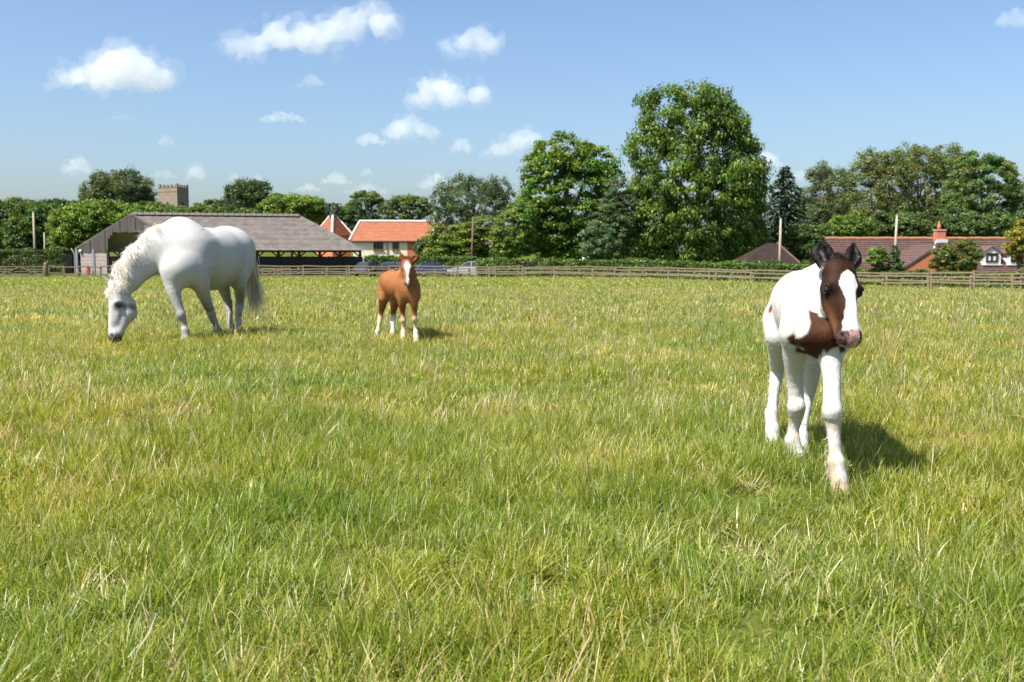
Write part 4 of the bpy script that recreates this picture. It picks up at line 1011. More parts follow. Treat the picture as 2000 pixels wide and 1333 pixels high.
def finish(name, label, cat, B, vs, coat, base, fuzz=0, fl=.012, smooth=2, group=None, seed=1, fw=.0022):
    rng = np.random.default_rng(seed)
    V, Fq = B.mesh(vs); V = smoothV(V, Fq, smooth)
    t = thing(name, label, cat, base, group)
    c = coat(V)
    b = link('body', mesh_np('body', V-ORG[t], Fq, c, True), M['coat'], t)
    if fuzz:
        p, nn, i = onsurf(V, Fq, fuzz, rng); dr = nn*.35+np.array([0, 0, -1.0])+rng.normal(size=p.shape)*.25
        cc = coat(p)
        Vh, Fh, ch = strands(p-nn*.001, dr, rng.uniform(.5, 1.3, fuzz)*fl, rng, fw, 2, .2, .1, (1, 1, 1), .0)
        ch = np.repeat(cc*rng.uniform(.85, 1.12, (fuzz, 1)), 6, 0)
        o = link('coat_hair', mesh_np('coat_hair', Vh-ORG[t], Fh, ch), M['hair'], t); o['kind'] = 'stuff'
    return t, V, Fq

# ---------------------------------------------------------------- brown and white foal, walking up in front on the right
def pinto():
    B = Body(); X = np.array([1., 0, 0])
    B.ball(P(1563, 590, 6.22), .195, .1, X, .9)
    B.cone(P(1570, 592, 6.0), P(1584, 597, 5.68), .195, .200, .12, X, .93)
    B.cone(P(1580, 612, 5.9), P(1594, 622, 5.5), .17, .165, .1, X, .95)
    B.cone(P(1594, 605, 5.5), P(1598, 622, 5.40), .165, .16, .1, X, .83)
    B.ball(P(1599, 655, 5.30), .115, .08, X, 1.02)
    B.ball(P(1590, 562, 5.5), .105, .1)
    B.cone(P(1548, 592, 6.25), P(1531, 628, 6.18), .125, .108, .04); B.cone(P(1585, 592, 6.28), P(1590, 630, 6.2), .13, .11, .07)   # haunches
    B.cone(P(1553, 596, 5.56), P(1556, 650, 5.46), .070, .088, .035); B.cone(P(1632, 610, 5.45), P(1630, 655, 5.33), .07, .08, .05)  # shoulders
    B.ball(P(1580, 655, 5.24), .06, .05); B.ball(P(1621, 655, 5.2), .06, .05)                                             # breast muscles
    # neck
    B.chain([P(1598, 590, 5.5), P(1617, 556, 5.38), P(1640, 540, 5.32)], [.15, .115, .07], .08, X, .8)
    # legs
    leg(B, [P(1631, 660, 5.33), P(1622, 690, 5.26), P(1624.5, 735, 5.2), P(1625, 785, 5.12), P(1625.5, 803, 5.09), P(1627, 818, 5.1), P(1629, 850, 5.09), P(1631.5, 885, 5.07), P(1633, 903, 5.05)],
        [.085, .068, .047, .045, .053, .044, .033, .032, .043], .04)
    f = P(1633, 903, 5.05); h = f+np.array([.010, -.025, -.085]); B.cone(f, h, .044, .040, .012); B.cone(h, np.array([h[0]+.006, h[1]-.012, .012]), .040, .052, .02)
    leg(B, [P(1558, 650, 5.48), P(1552, 690, 5.55), P(1553, 740, 5.62), P(1555, 782, 5.64), P(1555.5, 795, 5.62), P(1555, 812, 5.66), P(1550, 840, 5.68), P(1547.5, 860, 5.66)],
        [.085, .066, .047, .045, .052, .042, .031, .041], .04)
    f = P(1547.5, 860, 5.66); h = f+np.array([.02, -.035, -.085]); B.cone(f, h, .042, .038, .012); B.cone(h, np.array([h[0]+.004, h[1]-.03, .012]), .040, .052, .02)
    # hind legs
    leg(B, [P(1528, 625, 6.18), P(1522, 655, 6.1), P(1520, 685, 6.2), P(1518, 712, 6.33), P(1517, 728, 6.36), P(1512, 765, 6.31), P(1508.5, 795, 6.26), P(1507, 808, 6.24)],
        [.115, .088, .060, .050, .044, .033, .033, .042], .045)
    f = P(1507, 808, 6.24); h = f+np.array([-.005, -.05, -.09]); B.cone(f, h, .042, .040, .012); B.cone(h, np.array([h[0], h[1]-.03, .012]), .042, .055, .02)
    leg(B, [P(1590, 635, 6.15), P(1588, 668, 5.98), P(1584, 715, 6.0), P(1578, 760, 6.08), P(1575, 778, 6.08), P(1570, 812, 6.0), P(1566, 842, 5.93), P(1565, 852, 5.92)],
        [.115, .095, .064, .050, .044, .033, .033, .041], .045)
    f = P(1565, 852, 5.92); h = f+np.array([0, -.045, -.085]); B.cone(f, h, .041, .038, .012); B.cone(h, np.array([h[0], h[1]-.03, .012]), .040, .052, .02)
    H = Head(P(1646, 505, 5.20), P(1669, 671, 4.99), (.25, -.9, .3))
    hp, ep = add_head(B, H, ears=((-.28, -.10, .245), (-.28, -.10, -.15)), wid=1.34, jaw=1.0, es_=1.22)
    brownp = [(P(1583, 632, 5.26), .085), (P(1600, 640, 5.22), .10), (P(1632, 640, 5.22), .11), (P(1572, 668, 5.26), .055), (P(1590, 680, 5.22), .06), (P(1592, 612, 5.35), .07), (P(1640, 662, 5.25), .09), (P(1607, 668, 5.18), .06), (P(1637, 690, 5.22), .03)]
    patch = np.array([P(1440+a/2.468, 430+b/2.468, 5.25)[[0, 2]] for a, b in ((352, 425), (395, 460), (440, 470), (490, 490), (520, 560), (515, 632), (480, 640), (470, 606), (440, 613), (415, 640), (400, 622), (385, 668), (330, 655), (322, 622), (292, 612), (276, 582), (318, 540), (342, 490))])
    def coat(V):
        nz = (fbm(V*38, 3)-.5); n2 = fbm(V*9, 2)-.5
        c = np.tile(np.array([.54, .52, .485]), (len(V), 1))*(1+.05*n2[:, None])
        d = polyd(V[:, [0, 2]]+np.stack([nz, n2], 1)*.012, patch)+nz*.012; d = np.where(V[:, 1] > 5.52, 1, d)
        c = blend(c, soft(d, .012), np.array([.048, .017, .0075]))
        rp = np.minimum(*[np.linalg.norm(V-P(*q), axis=1)-.03 for q in ((1508, 605, 6.12), (1514, 640, 6.1))])
        c = blend(c, soft(rp+nz*.02, .012), np.array([.17, .06, .025]))
        a, n, s = H.loc(V)
        dh = B.evalpts(V, hp); inh = soft(dh-.008+nz*.008+np.where((n < -.25) & (a < .6), .03, 0), .010)*(a > -.15)
        hb = np.array([.032, .012, .006])[None]*(1+.5*np.clip(n+.05, -.3, .1)[:, None]*0)+np.zeros((len(V), 3))
        hb = blend(hb, np.clip((.12-a)/.2, 0, 1)*.75, (.018, .011, .009)); hb = blend(hb, np.clip((a-.42)/.3, 0, 1)*np.clip((-.06-n)/.1, 0, 1)*.55, (.26, .115, .05))
        eye = np.minimum(np.hypot(a-.36, s-.18), np.hypot(a-.36, s+.18)); hb = blend(hb, soft(eye-.06, .06)*.7, (.012, .008, .007))
        c = c*(1-inh[:, None])+hb*inh[:, None]
        wv = np.interp(a, [.12, .16, .22, .32, .42, .52, .65, .8, .9], [-.03, .0, .072, .098, .066, .052, .066, .082, .11]); s0 = np.interp(a, [.1, .4, 1], [.004, .004, .004])
        wv = wv*1.2
        bl = soft(np.abs(s-s0)-wv+nz*.03, .014)*(n > -.13)*inh
        c = blend(c, bl, (.80, .765, .72))
        pk = np.clip((a-.83+nz*.06)/.04, 0, 1)*inh
        pink = np.array([.56, .34, .30])[None]*(1+.25*n2[:, None])+np.zeros((len(V), 3))
        pink = blend(pink, np.clip((np.abs(s)-.062+nz*.14)/.02, 0, 1)*.92, (.05, .03, .028)); pink = pink*(1-.45*np.clip((fbm(V*60+1, 2)-.4)/.2, 0, 1))[:, None]; pink = blend(pink, np.clip((-.115-n+nz*.05)/.02, 0, 1)*np.clip((fbm(V*45+3, 2)-.45)/.05, 0, 1), (.05, .035, .03))
        c = blend(c, pk, (0, 0, 0))+pink*pk[:, None]
        de = B.evalpts(V, ep); ie = soft(de-.004, .01)*(a < .08)*(a > -.5); c = blend(c, ie, (.008, .0048, .0036))
        # grass and earth on knees and feet
        z = V[:, 2]; dirt = np.clip((fbm(V*16+9, 3)-.47)/.1, 0, 1)*np.clip((.40-z)/.08, 0, 1)*.75
        c = blend(c, dirt*(1-ie), (.42, .31, .17)); c = blend(c, np.clip((.055-z)/.02, 0, 1), (.30, .22, .14))
        return np.clip(c, .004, .9)
    t, V, Fq = finish('foal', 'white and dark brown patched foal with white blaze walking towards us at right', 'foal', B, .0075, coat, P(1590, 900, 5.6)*np.array([1, 1, 0]), 34000, .011, 2, seed=5, fw=.0011)
    eyes(t, H, 1.38, .046)
    rng = np.random.default_rng(8)
    # fuzzy forelock and the start of the mane
    n = 1500; u = rng.random(n); s = np.clip(rng.normal(0, .04, n), -.085, .085)
    r = np.array([H(-.02+.14*k, -.05-.16*(1-k)+.03, q) for k, q in zip(u, s)]); d = np.array([-H.a*.9+H.n*.35+H.s*q*2 for q in s])+rng.normal(size=(n, 3))*.2
    hair('forelock', t, [strands(r, d, rng.uniform(.03, .075, n), rng, .0025, 5, .35, .3, (.010, .007, .006), .3)])
    n = 1200; u = rng.random(n); m0 = P(1592, 540, 5.5); m1 = H(.0, -.22)
    r = m0*(1-u)[:, None]+m1*u[:, None]+np.array([0, 0, .045])*(1-u)[:, None]+rng.normal(size=(n, 3))*.012; d = np.tile([0, -.1, 1.], (n, 1))+rng.normal(size=(n, 3))*.35
    hair('mane', t, [strands(r, d, rng.uniform(.03, .07, n), rng, .003, 4, .5, .4, (.05, .035, .03), .3)])
    # inner ear fluff
    pr = []
    for sg in (1, -1):
        n = 240; b0 = H(.02, -.09, sg*.125); tp = H(-.2, -.08, sg*.19); u = rng.random(n)
        r = b0*(1-u)[:, None]+tp*u[:, None]+rng.normal(size=(n, 3))*.008; pr.append(strands(r, np.tile(H.n-H.a*.6, (n, 1))+rng.normal(size=(n, 3))*.4, rng.uniform(.02, .04, n), rng, .002, 3, .1, .4, (.010, .006, .004), .3))
    hair('ear_fluff', t, pr)
    # feather behind the knees and fetlocks
    pr = []
    for q0, q1, q, w in ((P(1625, 800, 5.12), P(1632, 890, 5.09), 900, .014), (P(1632, 890, 5.09), P(1634, 925, 5.07), 600, .022), (P(1555, 800, 5.66), P(1548, 872, 5.68), 700, .013), (P(1517, 735, 6.4), P(1506, 822, 6.3), 600, .02)):
        u = rng.random(q); r = q0*(1-u)[:, None]+q1*u[:, None]+rng.normal(size=(q, 3))*w; pr.append(strands(r, np.tile([-.04, .3, -1.], (q, 1))+rng.normal(size=(q, 3))*.35, rng.uniform(.02, .05, q), rng, .0025, 3, .3, .3, (.74, .69, .60), .12))
    hair('feather', t, pr)
    n = 500; r = P(1556, 556, 6.36)+rng.normal(size=(n, 3))*.02; hair('tail', t, [strands(r, np.tile([.1, .6, -.6], (n, 1))+rng.normal(size=(n, 3))*.2, rng.uniform(.15, .3, n), rng, .004, 6, 1.5, .3, (.5, .44, .38), .3)])
pinto()

# ---------------------------------------------------------------- white mare grazing on the left
def mare():
    B = Body(); LT = nrm([.94, -.35, 0]); HD = nrm([-.35, -.94, 0])
    B.cone(P(352, 508, 13.40), P(354, 520, 13.3), .27, .235, .16, LT, .92)
    B.ball(P(352, 532, 13.24), .185, .12)
    B.cone(P(355, 450, 13.62), P(362, 462, 13.8), .150, .12, .10)
    B.cone(P(374, 488, 13.75), P(388, 503, 13.75), .25, .31, .12, LT, .95)
    B.cone(P(385, 500, 13.75), P(414, 508, 14.1), .35, .395, .2, LT, .97)
    B.cone(P(414, 505, 14.1), P(434, 496, 14.4), .385, .345, .2, LT, .97)
    B.ball(P(447, 488, 14.62), .325, .2)
    B.cone(P(381, 478, 13.52), P(378, 528, 13.42), .15, .16, .22)                   # near shoulder
    B.cone(P(344, 490, 13.48), P(343, 530, 13.2), .15, .14, .14)                    # off shoulder
    B.cone(P(463, 492, 14.55), P(464, 522, 14.45), .235, .20, .16)                   # near haunch
    B.cone(P(432, 492, 14.75), P(432, 522, 14.7), .22, .19, .16)
    # neck
    NN = nrm([.35, -.93, .05])
    B.cone(P(352, 470, 13.55), P(312, 488, 13.34), .25, .235, .2, NN, .8)
    B.cone(P(312, 488, 13.34), P(278, 516, 13.22), .225, .18, .12, NN, .72); B.cone(P(278, 516, 13.22), P(250, 544, 13.1), .18, .16, .10, NN, .66); B.cone(P(250, 544, 13.1), P(231, 564, 13.03), .16, .125, .1, NN, .7)
    # crest
    B.chain([P(340, 445, 13.55), P(302, 461, 13.36), P(262, 496, 13.2), P(231, 535, 13.07)], [.09, .09, .085, .07], .1)
    # front legs
    leg(B, [P(340, 537, 13.2), P(339, 562, 13.15), P(343, 584, 13.12), P(351, 607, 13.1), P(353.5, 615, 13.08), P(356, 623, 13.1), P(359, 637, 13.1), P(361.5, 647, 13.08)], [.145, .108, .074, .061, .060, .054, .043, .055], .08)
    f = P(361.5, 647, 13.08); h = f+np.array([.02, -.06, -.1]); B.cone(f, h, .053, .053, .012); B.cone(h, [h[0]+.02, h[1]-.03, .02], .055, .078, .02)
    leg(B, [P(382, 530, 13.42), P(392, 556, 13.45), P(401, 584, 13.6), P(410, 606, 13.75), P(413, 614, 13.76), P(416, 622, 13.8), P(422, 636, 13.86), P(425, 644, 13.86)], [.175, .12, .078, .061, .060, .053, .042, .054], .08)
    f = P(425, 644, 13.86); h = f+np.array([.02, -.06, -.1]); B.cone(f, h, .052, .052, .012); B.cone(h, [h[0]+.015, h[1]-.03, .02], .055, .078, .02)
    # hind legs
    leg(B, [P(464, 520, 14.45), P(464, 543, 14.3), P(468, 560, 14.4), P(468.5, 586, 14.62), P(468, 595, 14.64), P(467, 606, 14.6), P(465.5, 626, 14.52), P(465.5, 639, 14.48)], [.20, .145, .095, .066, .066, .058, .045, .056], .06)
    f = P(465.5, 639, 14.48); h = f+np.array([-.01, -.07, -.1]); B.cone(f, h, .052, .052, .012); B.cone(h, [h[0], h[1]-.03, .02], .055, .078, .02)
    leg(B, [P(432, 520, 14.7), P(432, 545, 14.5), P(437, 563, 14.55), P(443, 583, 14.75), P(445.5, 592, 14.78), P(447, 603, 14.76), P(449, 625, 14.66), P(450.5, 638, 14.62)], [.18, .135, .09, .064, .064, .056, .044, .055], .06)
    f = P(450.5, 638, 14.62); h = f+np.array([.01, -.07, -.1]); B.cone(f, h, .052, .052, .012); B.cone(h, [h[0], h[1]-.03, .02], .055, .078, .02)
    H = Head(P(221, 559, 13.02), P(213, 668, 12.83), (-.80, -.60, .0))
    add_head(B, H, ears=((-.19, .13, .13), (-.18, .19, -.05)), wid=1.0, jaw=1.25, es_=.85)
    # dock of the tail
    B.chain([P(474, 478, 14.85), P(488, 492, 14.95), P(493, 515, 14.95)], [.08, .06, .035], .08)
    def coat(V):
        n2 = fbm(V*5, 3)-.5; n3 = fbm(V*16, 3)-.5
        c = np.tile(np.array([.45, .44, .42]), (len(V), 1))*(1+.07*n2[:, None]+.05*n3[:, None])
        z = V[:, 2]
        dap_shade = np.clip((fbm(V*3.1+2, 3)-.42)/.25, 0, 1)*np.clip((1.45-z)/.5, 0, 1)+.5*np.clip((fbm(V*11+4, 2)-.5)/.2, 0, 1)*np.clip((1.5-z)/.6, 0, 1)
        c = blend(c, np.clip(dap_shade, 0, 1)*.42, (.30, .295, .285))  # grey dapples plus underside shading painted into the coat, stronger lower down
        lg = np.clip((.80-z)/.35, 0, 1)*np.clip(.75+n2*1.3+n3*1.4, 0, 1)*(V[:, 0] > P(318, 600, 13.1)[0])
        c = blend(c, lg*.92, (.17, .16, .145)); c = blend(c, np.clip((.16-z)/.08, 0, 1)*(lg > 0)*.5, (.45, .38, .28))
        fl = np.linalg.norm(V-P(452, 540, 14.1), axis=1)-.17; c = blend(c, soft(fl+n3*.15, .15)*.45, (.24, .22, .20))  # grey belly patch, put into the coat colour as body shading
        a, n, s = H.loc(V); inh = (np.abs(s) < .4) & (a > -.1) & (a < 1.2) & (n > -.5) & (n < .3)
        mz = np.clip((a-.82+n3*.1)/.10, 0, 1)*inh; c = blend(c, mz*.9, (.045, .04, .04))
        ey = np.minimum(np.hypot((a-.37)*.8, s-.19), np.hypot((a-.37)*.8, s+.19)); c = blend(c, soft(ey-.05, .05)*inh*.85, (.05, .045, .045))
        c = blend(c, np.clip((.06-z)/.03, 0, 1)*(a < .5), (.16, .13, .10))
        return np.clip(c, .01, .9)
    t, V, Fq = finish('horse', 'white mare grazing with her head down at the left in front of the barn', 'horse', B, .0135, coat, P(400, 655, 13.8)*np.array([1, 1, 0]), 9000, .009, 2, seed=6, fw=.0025)
    eyes(t, H, 1.0, .048)
    rng = np.random.default_rng(9)
    # mane: thick wavy locks falling to the near side and ruffled along the crest
    cr = [P(348, 430, 13.6), P(318, 440, 13.44), P(298, 447, 13.37), P(274, 467, 13.27), P(250, 489, 13.17), P(233, 513, 13.1), P(225, 535, 13.05), P(225, 550, 13.02)]
    def along(u):
        k = u*(len(cr)-1); i = np.minimum(k.astype(int), len(cr)-2); f = (k-i)[:, None]; C = np.array(cr); return C[i]*(1-f)+C[i+1]*f
    nl = 190; lu = np.sort(rng.random(nl)); pr = []
    side = nrm([.55, -.80, 0])
    for u in lu:
        q = 48; r = along(np.clip(u+rng.normal(0, .008, q), 0, 1))+rng.normal(size=(q, 3))*.018-np.array([0, 0, .03])
        dv = side*rng.uniform(.6, 1.0)+np.array([rng.normal(.25, .22), 0, rng.uniform(.0, .3)])+rng.normal(size=3)*.12
        ln = rng.uniform(.15, .26)*(1 if u > .22 else .55)
        pr.append(strands(r, np.tile(dv, (q, 1))+rng.normal(size=(q, 3))*.14, ln*rng.uniform(.7, 1.15, q), rng, .0045, 6, 1.5, .07, (.86, .835, .78) if rng.random() < .75 else (.80, .70, .54), .10, .35, np.array([.35, -.1, 0])*rng.normal(.6, .35)))
    hair('mane', t, pr)
    pr = []
    n = 420; u = rng.random(n)
    r = np.array([H(.03+.10*k, .0, q) for k, q in zip(u, rng.normal(0, .05, n))]); pr.append(strands(r, np.tile(H.n*.9+H.a*.25, (n, 1))+rng.normal(size=(n, 3))*.4, rng.uniform(.07, .13, n), rng, .005, 5, 1.6, .5, (.86, .81, .71), .10))
    hair('forelock', t, pr)
    n = 850; u = rng.random(n); a0 = P(490, 500, 14.98); a1 = P(494, 528, 14.98)
    r = a0*(1-u)[:, None]+a1*u[:, None]+rng.normal(size=(n, 3))*np.array([.035, .05, .03]); th = rng.normal(0, 1, n)
    d = np.stack([.0+.11*th, .05+.06*rng.normal(size=n), -np.ones(n)], 1)
    hair('tail', t, [strands(r, d, rng.uniform(.45, .80, n), rng, .006, 7, .4, .18, (.68, .60, .46), .2, .3, np.array([.16, 0, 0]))])
mare()

# ---------------------------------------------------------------- chestnut foal in the middle distance
def chestnut():
    B = Body(); LT = nrm([.88, -.48, 0])
    B.ball(P(764, 553, 14.2), .175, .1, LT, .95)
    B.cone(P(768, 555, 14.05), P(778, 558, 13.85), .185, .19, .1, LT, .9)
    B.cone(P(785, 560, 13.7), P(797, 562, 13.58), .185, .17, .1, LT, .85)
    B.ball(P(799, 574, 13.52), .115, .08)
    B.ball(P(786, 541, 13.72), .10, .08)
    B.cone(P(757, 551, 14.12), P(753, 568, 14.1), .115, .10, .06); B.cone(P(772, 555, 14.25), P(773, 570, 14.15), .11, .10, .06)
    B.cone(P(789, 560, 13.6), P(787, 578, 13.56), .08, .08, .06); B.cone(P(808, 560, 13.55), P(808, 578, 13.5), .075, .08, .06)
    B.chain([P(795, 552, 13.62), P(797, 534, 13.55), P(795, 516, 13.52)], [.14, .092, .07], .06)
    def lg(pts, rads, toe):
        leg(B, pts, rads, .03); f = pts[-1]; h = f+np.array([toe, -.04, -.075]); B.cone(f, h, .035, .034, .012); B.cone(h, [h[0]+toe*.3, h[1]-.02, .01], .036, .047, .02)
    lg([P(787, 578, 13.56), P(785.5, 592, 13.55), P(786, 608, 13.6), P(787.5, 621, 13.6), P(788, 626, 13.6), P(788, 631, 13.62), P(787.8, 643, 13.62), P(787.8, 649, 13.6)], [.075, .056, .038, .034, .041, .032, .024, .034], .0)
    lg([P(808, 578, 13.5), P(809, 592, 13.48), P(809.5, 607, 13.5), P(809.5, 619, 13.5), P(809.5, 624, 13.48), P(809.8, 630, 13.5), P(811, 642, 13.5), P(812, 649, 13.48)], [.075, .056, .038, .034, .041, .032, .024, .034], .01)
    lg([P(753, 568, 14.1), P(749.5, 582, 14.02), P(746.5, 600, 14.2), P(743.7, 613, 14.3), P(743.2, 619, 14.3), P(741, 630, 14.26), P(738.5, 642, 14.2), P(737.5, 647, 14.18)], [.10, .078, .049, .040, .042, .032, .024, .034], -.012)
    lg([P(773, 570, 14.15), P(772, 585, 14.0), P(770, 600, 14.08), P(768.3, 613, 14.18), P(768, 619, 14.18), P(767.3, 630, 14.12), P(767, 643, 14.06), P(767, 648, 14.05)], [.10, .08, .05, .040, .042, .034, .026, .035], .0)
    H = Head(P(794.5, 507, 13.50), P(794, 554, 13.30), (.0, -.92, .4))
    hp, ep = add_head(B, H, ears=((-.22, .0, .42), (-.32, .03, -.22)), wid=1.08, es_=1.25)
    def coat(V):
        n2 = fbm(V*7, 3)-.5; n3 = fbm(V*30, 2)-.5
        c = np.tile(np.array([.265, .10, .036]), (len(V), 1))*(1+.5*n2[:, None]+.3*n3[:, None]); z = V[:, 2]
        c = blend(c, np.clip((.70-z)/.12, 0, 1)*np.clip((z-.5)/.1, 0, 1)*.35, (.50, .26, .12))
        knee = np.clip((.40+n2*.12-z)/.08, 0, 1)
        c = blend(c, knee*.85, (.62, .46, .31)); c = blend(c, np.clip((.20+n2*.1-z)/.06, 0, 1)*.6, (.66, .55, .42))
        lh = (np.linalg.norm(V[:, :2]-P(767, 640, 14.1)[:2], axis=1) < .17); c = blend(c, knee*lh*.9, (.64, .585, .51))
        a, n, s = H.loc(V); dh = B.evalpts(V, hp); inh = soft(dh-.01, .02)*(a > -.1)
        wv = np.interp(a, [.08, .14, .25, .4, .55, .7, .85, .95], [-.02, .04, .115, .09, .05, .03, .05, .06]); s0 = np.interp(a, [.1, .5, .9], [.02, .04, .05])
        c = blend(c, soft(np.abs(s-s0)-wv+n3*.03, .03)*(n > -.14)*inh, (.80, .76, .72))
        c = blend(c, np.clip((a-.84)/.06, 0, 1)*np.clip((np.abs(s-.04)-.03)/.03, 0, 1)*inh, (.22, .15, .12))
        de = B.evalpts(V, ep); c = blend(c, soft(de-.004, .01)*(a < .05), (.12, .04, .018))
        c = blend(c, np.clip((.05-z)/.03, 0, 1), (.22, .16, .11))
        return np.clip(c, .01, .85)
    t, V, Fq = finish('foal', 'chestnut brown foal with white blaze and pale legs standing in the middle of the field', 'foal', B, .011, coat, P(780, 655, 13.8)*np.array([1, 1, 0]), 14000, .014, 2, seed=7, fw=.002)
    eyes(t, H, 1.08)
    rng = np.random.default_rng(10)
    n = 800; r = np.array([H(-.02+.12*k, -.06, q) for k, q in zip(rng.random(n), rng.normal(0, .06, n))])
    hair('forelock', t, [strands(r, np.tile(-H.a+H.n*.3, (n, 1))+rng.normal(size=(n, 3))*.45, rng.uniform(.04, .08, n), rng, .005, 4, .5, .5, (.33, .12, .035), .25)])
    n = 900; u = rng.random(n); r = P(788, 530, 13.72)*(1-u)[:, None]+H(0, -.24)*u[:, None]+rng.normal(size=(n, 3))*.014
    hair('mane', t, [strands(r, np.tile([0, .1, 1.], (n, 1))+rng.normal(size=(n, 3))*.35, rng.uniform(.03, .07, n), rng, .005, 4, .5, .4, (.26, .09, .03), .25)])
    n = 500; r = P(760, 540, 14.36)+rng.normal(size=(n, 3))*.02
    hair('tail', t, [strands(r, np.tile([-.05, .5, -.7], (n, 1))+rng.normal(size=(n, 3))*.2, rng.uniform(.15, .3, n), rng, .005, 6, 1.5, .3, (.30, .11, .035), .3)])
chestnut()

# ------------------------------------------------------------------ clouds: closed bodies of thin white vapour
def cloudmat(name, dens):
    m, nt, out = newmat(name); v = nt.nodes.new('ShaderNodeVolumeScatter'); v.inputs['Color'].default_value = (1, 1, 1, 1)
    v.inputs['Density'].default_value = dens; v.inputs['Anisotropy'].default_value = -.12; nt.links.new(v.outputs[0], out.inputs['Volume']); return m
def cloud(label, px, py, w, h, dens, seed, lob=None, Y=2600):
    rng = np.random.default_rng(seed); s = Y/F; B = Body(); W = w*s/2; Hh = h*s/2
    c = P(px, py, Y); n = max(9, int(13*w/h))
    for i in range(n):
        u = rng.uniform(-1, 1); env = (1-abs(u)**1.7)
        if lob: env = float(np.interp(u, lob[0], lob[1]))
        r = Hh*(.34+.5*env)*rng.uniform(.6, 1.05)
        z = -Hh+r*.9+rng.random()*max(0, 2*Hh*env-1.8*r)
        off = float(np.interp(u, lob[0], lob[2]))*Hh if lob else 0
        B.ball(c+np.array([u*(W-r*.8), rng.normal(0, Hh*.4), z+off]), r, r*.5)
    sc = Hh*2
    def part(amp, thr, grow, div, freq, off):
        nz = lambda X: (fbm((X-c)/sc*freq+seed*7.3+off, 5)-thr)*sc*amp
        Q = Body(); Q.p = [(p[0], p[1], p[2]+grow*sc, p[3]+grow*sc)+p[4:] for p in B.p]
        return cloudmesh(Q, max(sc/div, W/(div*2.3)), nz)
    div = 30 if w > 70 else 20
    V, Fq = part(.72, .45, 0, div, 3.0, 0)
    o = link('cloud', mesh_np('cloud', V-c, Fq, None, True), M[dens]); o.location = [float(k) for k in c]
    tag(o, label, 'cloud', 'small fair weather clouds')
    if dens in ('thick', 'mid'):
        V, Fq = part(1.2, .50, .07, div*.8, 2.6, 31)
        wq = link('wisp', mesh_np('wisp', V-c, Fq, None, True), M['halo'], o)
def cloudmesh(B, vs, nz):
    lo = np.min([p[0]-p[2] for p in B.p], 0)-vs*5; hi = np.max([p[0]+p[2] for p in B.p], 0)+vs*5
    n = np.ceil((hi-lo)/vs).astype(int)+1; X = np.stack(np.meshgrid(*[lo[i]+vs*np.arange(n[i]) for i in range(3)], indexing='ij'), -1)
    D = np.full(n, 1e4)
    for p in B.p: D = B.comb(D, B.dist(p, X), p)
    D = D+nz(X); D[[0, -1]] = 1e3; D[:, [0, -1]] = 1e3; D[:, :, [0, -1]] = 1e3
    return nets(D.astype(np.float32), lo, vs)
M['thick'] = cloudmat('cloud_thick', .0075); M['mid'] = cloudmat('cloud_mid', .0065); M['halo'] = cloudmat('cloud_halo', .0022); M['thin'] = cloudmat('cloud_thin', .010); M['faint'] = cloudmat('cloud_faint', .0055)
cloud('biggest white puffy cloud at upper left', 216, 136, 236, 74, 'thick', 1, ([-1, -.5, 0, .4, .8, 1], [.15, .4, .95, 1, .8, .4], [.25, .15, 0, 0, .0, .1]))
cloud('long ragged cloud touching the top edge left of centre', 612, 48, 340, 80, 'mid', 2, ([-1, -.75, -.5, 0, .35, .7, 1], [.1, .2, .55, .4, .7, .6, .25], [-.5, -.4, -.2, -.1, .1, .5, .9]))
cloud('compact white cloud at top centre', 920, 73, 112, 52, 'mid', 3, ([-1, -.4, .3, .7, 1], [.1, .5, .95, .7, .2], [.0, 0, 0, -.1, 0]))
cloud('white cloud with a tail to the right, right of centre', 872, 176, 168, 58, 'thick', 4, ([-1, -.5, -.1, .3, 1], [.2, .8, 1, .5, .2], [-.1, 0, 0, .1, .3]))
cloud('small thin cloud alone above the sky centre', 609, 158, 62, 24, 'thin', 5)
cloud('white cloud just above the row of little clouds', 805, 247, 108, 44, 'mid', 6)
cloud('faint flat cloud left of the white one above the row', 722, 272, 72, 24, 'thin', 7)
cloud('white cloud partly behind the second tallest tree', 1003, 274, 118, 44, 'mid', 8, ([-1, -.4, .2, .6, 1], [.1, .4, .8, 1, .6], [-.4, -.2, 0, .1, .2]))
cloud('tiny white cloud left of the one behind the tree', 901, 282, 42, 28, 'mid', 9)
cloud('flat narrow cloud in the middle left sky', 550, 228, 100, 22, 'thin', 10)
cloud('small bright cloud low over the left trees', 152, 321, 54, 34, 'mid', 11)
cloud('small cloud above and left of the church tower', 325, 274, 34, 24, 'thin', 12)
cloud('small white cloud right of the church tower', 382, 336, 42, 28, 'mid', 13)
cloud('soft cloud low in the middle of the sky', 656, 348, 64, 24, 'thin', 14)
cloud('pale flat cloud left of the soft low one', 602, 366, 56, 16, 'thin', 15)
cloud('pale cloud beside the feathery tree', 852, 353, 78, 28, 'thin', 16)
cloud('faint long cloud low above the orange house', 715, 368, 95, 22, 'faint', 17)
cloud('small cloud behind the right side of the tallest tree', 1500, 311, 52, 36, 'thin', 18)
cloud('faint narrow streak of cloud at left', 240, 229, 62, 11, 'faint', 19)
cloud('faint cloud at the upper right corner', 1978, 34, 70, 34, 'faint', 20)
cloud('faint cloud behind the top of the church tower', 318, 340, 62, 18, 'faint', 21)
cloud('faint cloud right of the white one near the tower', 460, 346, 34, 18, 'faint', 22)
cloud('faint small puff next to it above the round tree', 501, 349, 32, 16, 'faint', 23)
cloud('tiny puff above the soft low cloud', 717, 336, 24, 18, 'faint', 24)
cloud('faint puff low between the tallest tree and the wood', 1560, 342, 40, 22, 'faint', 25)

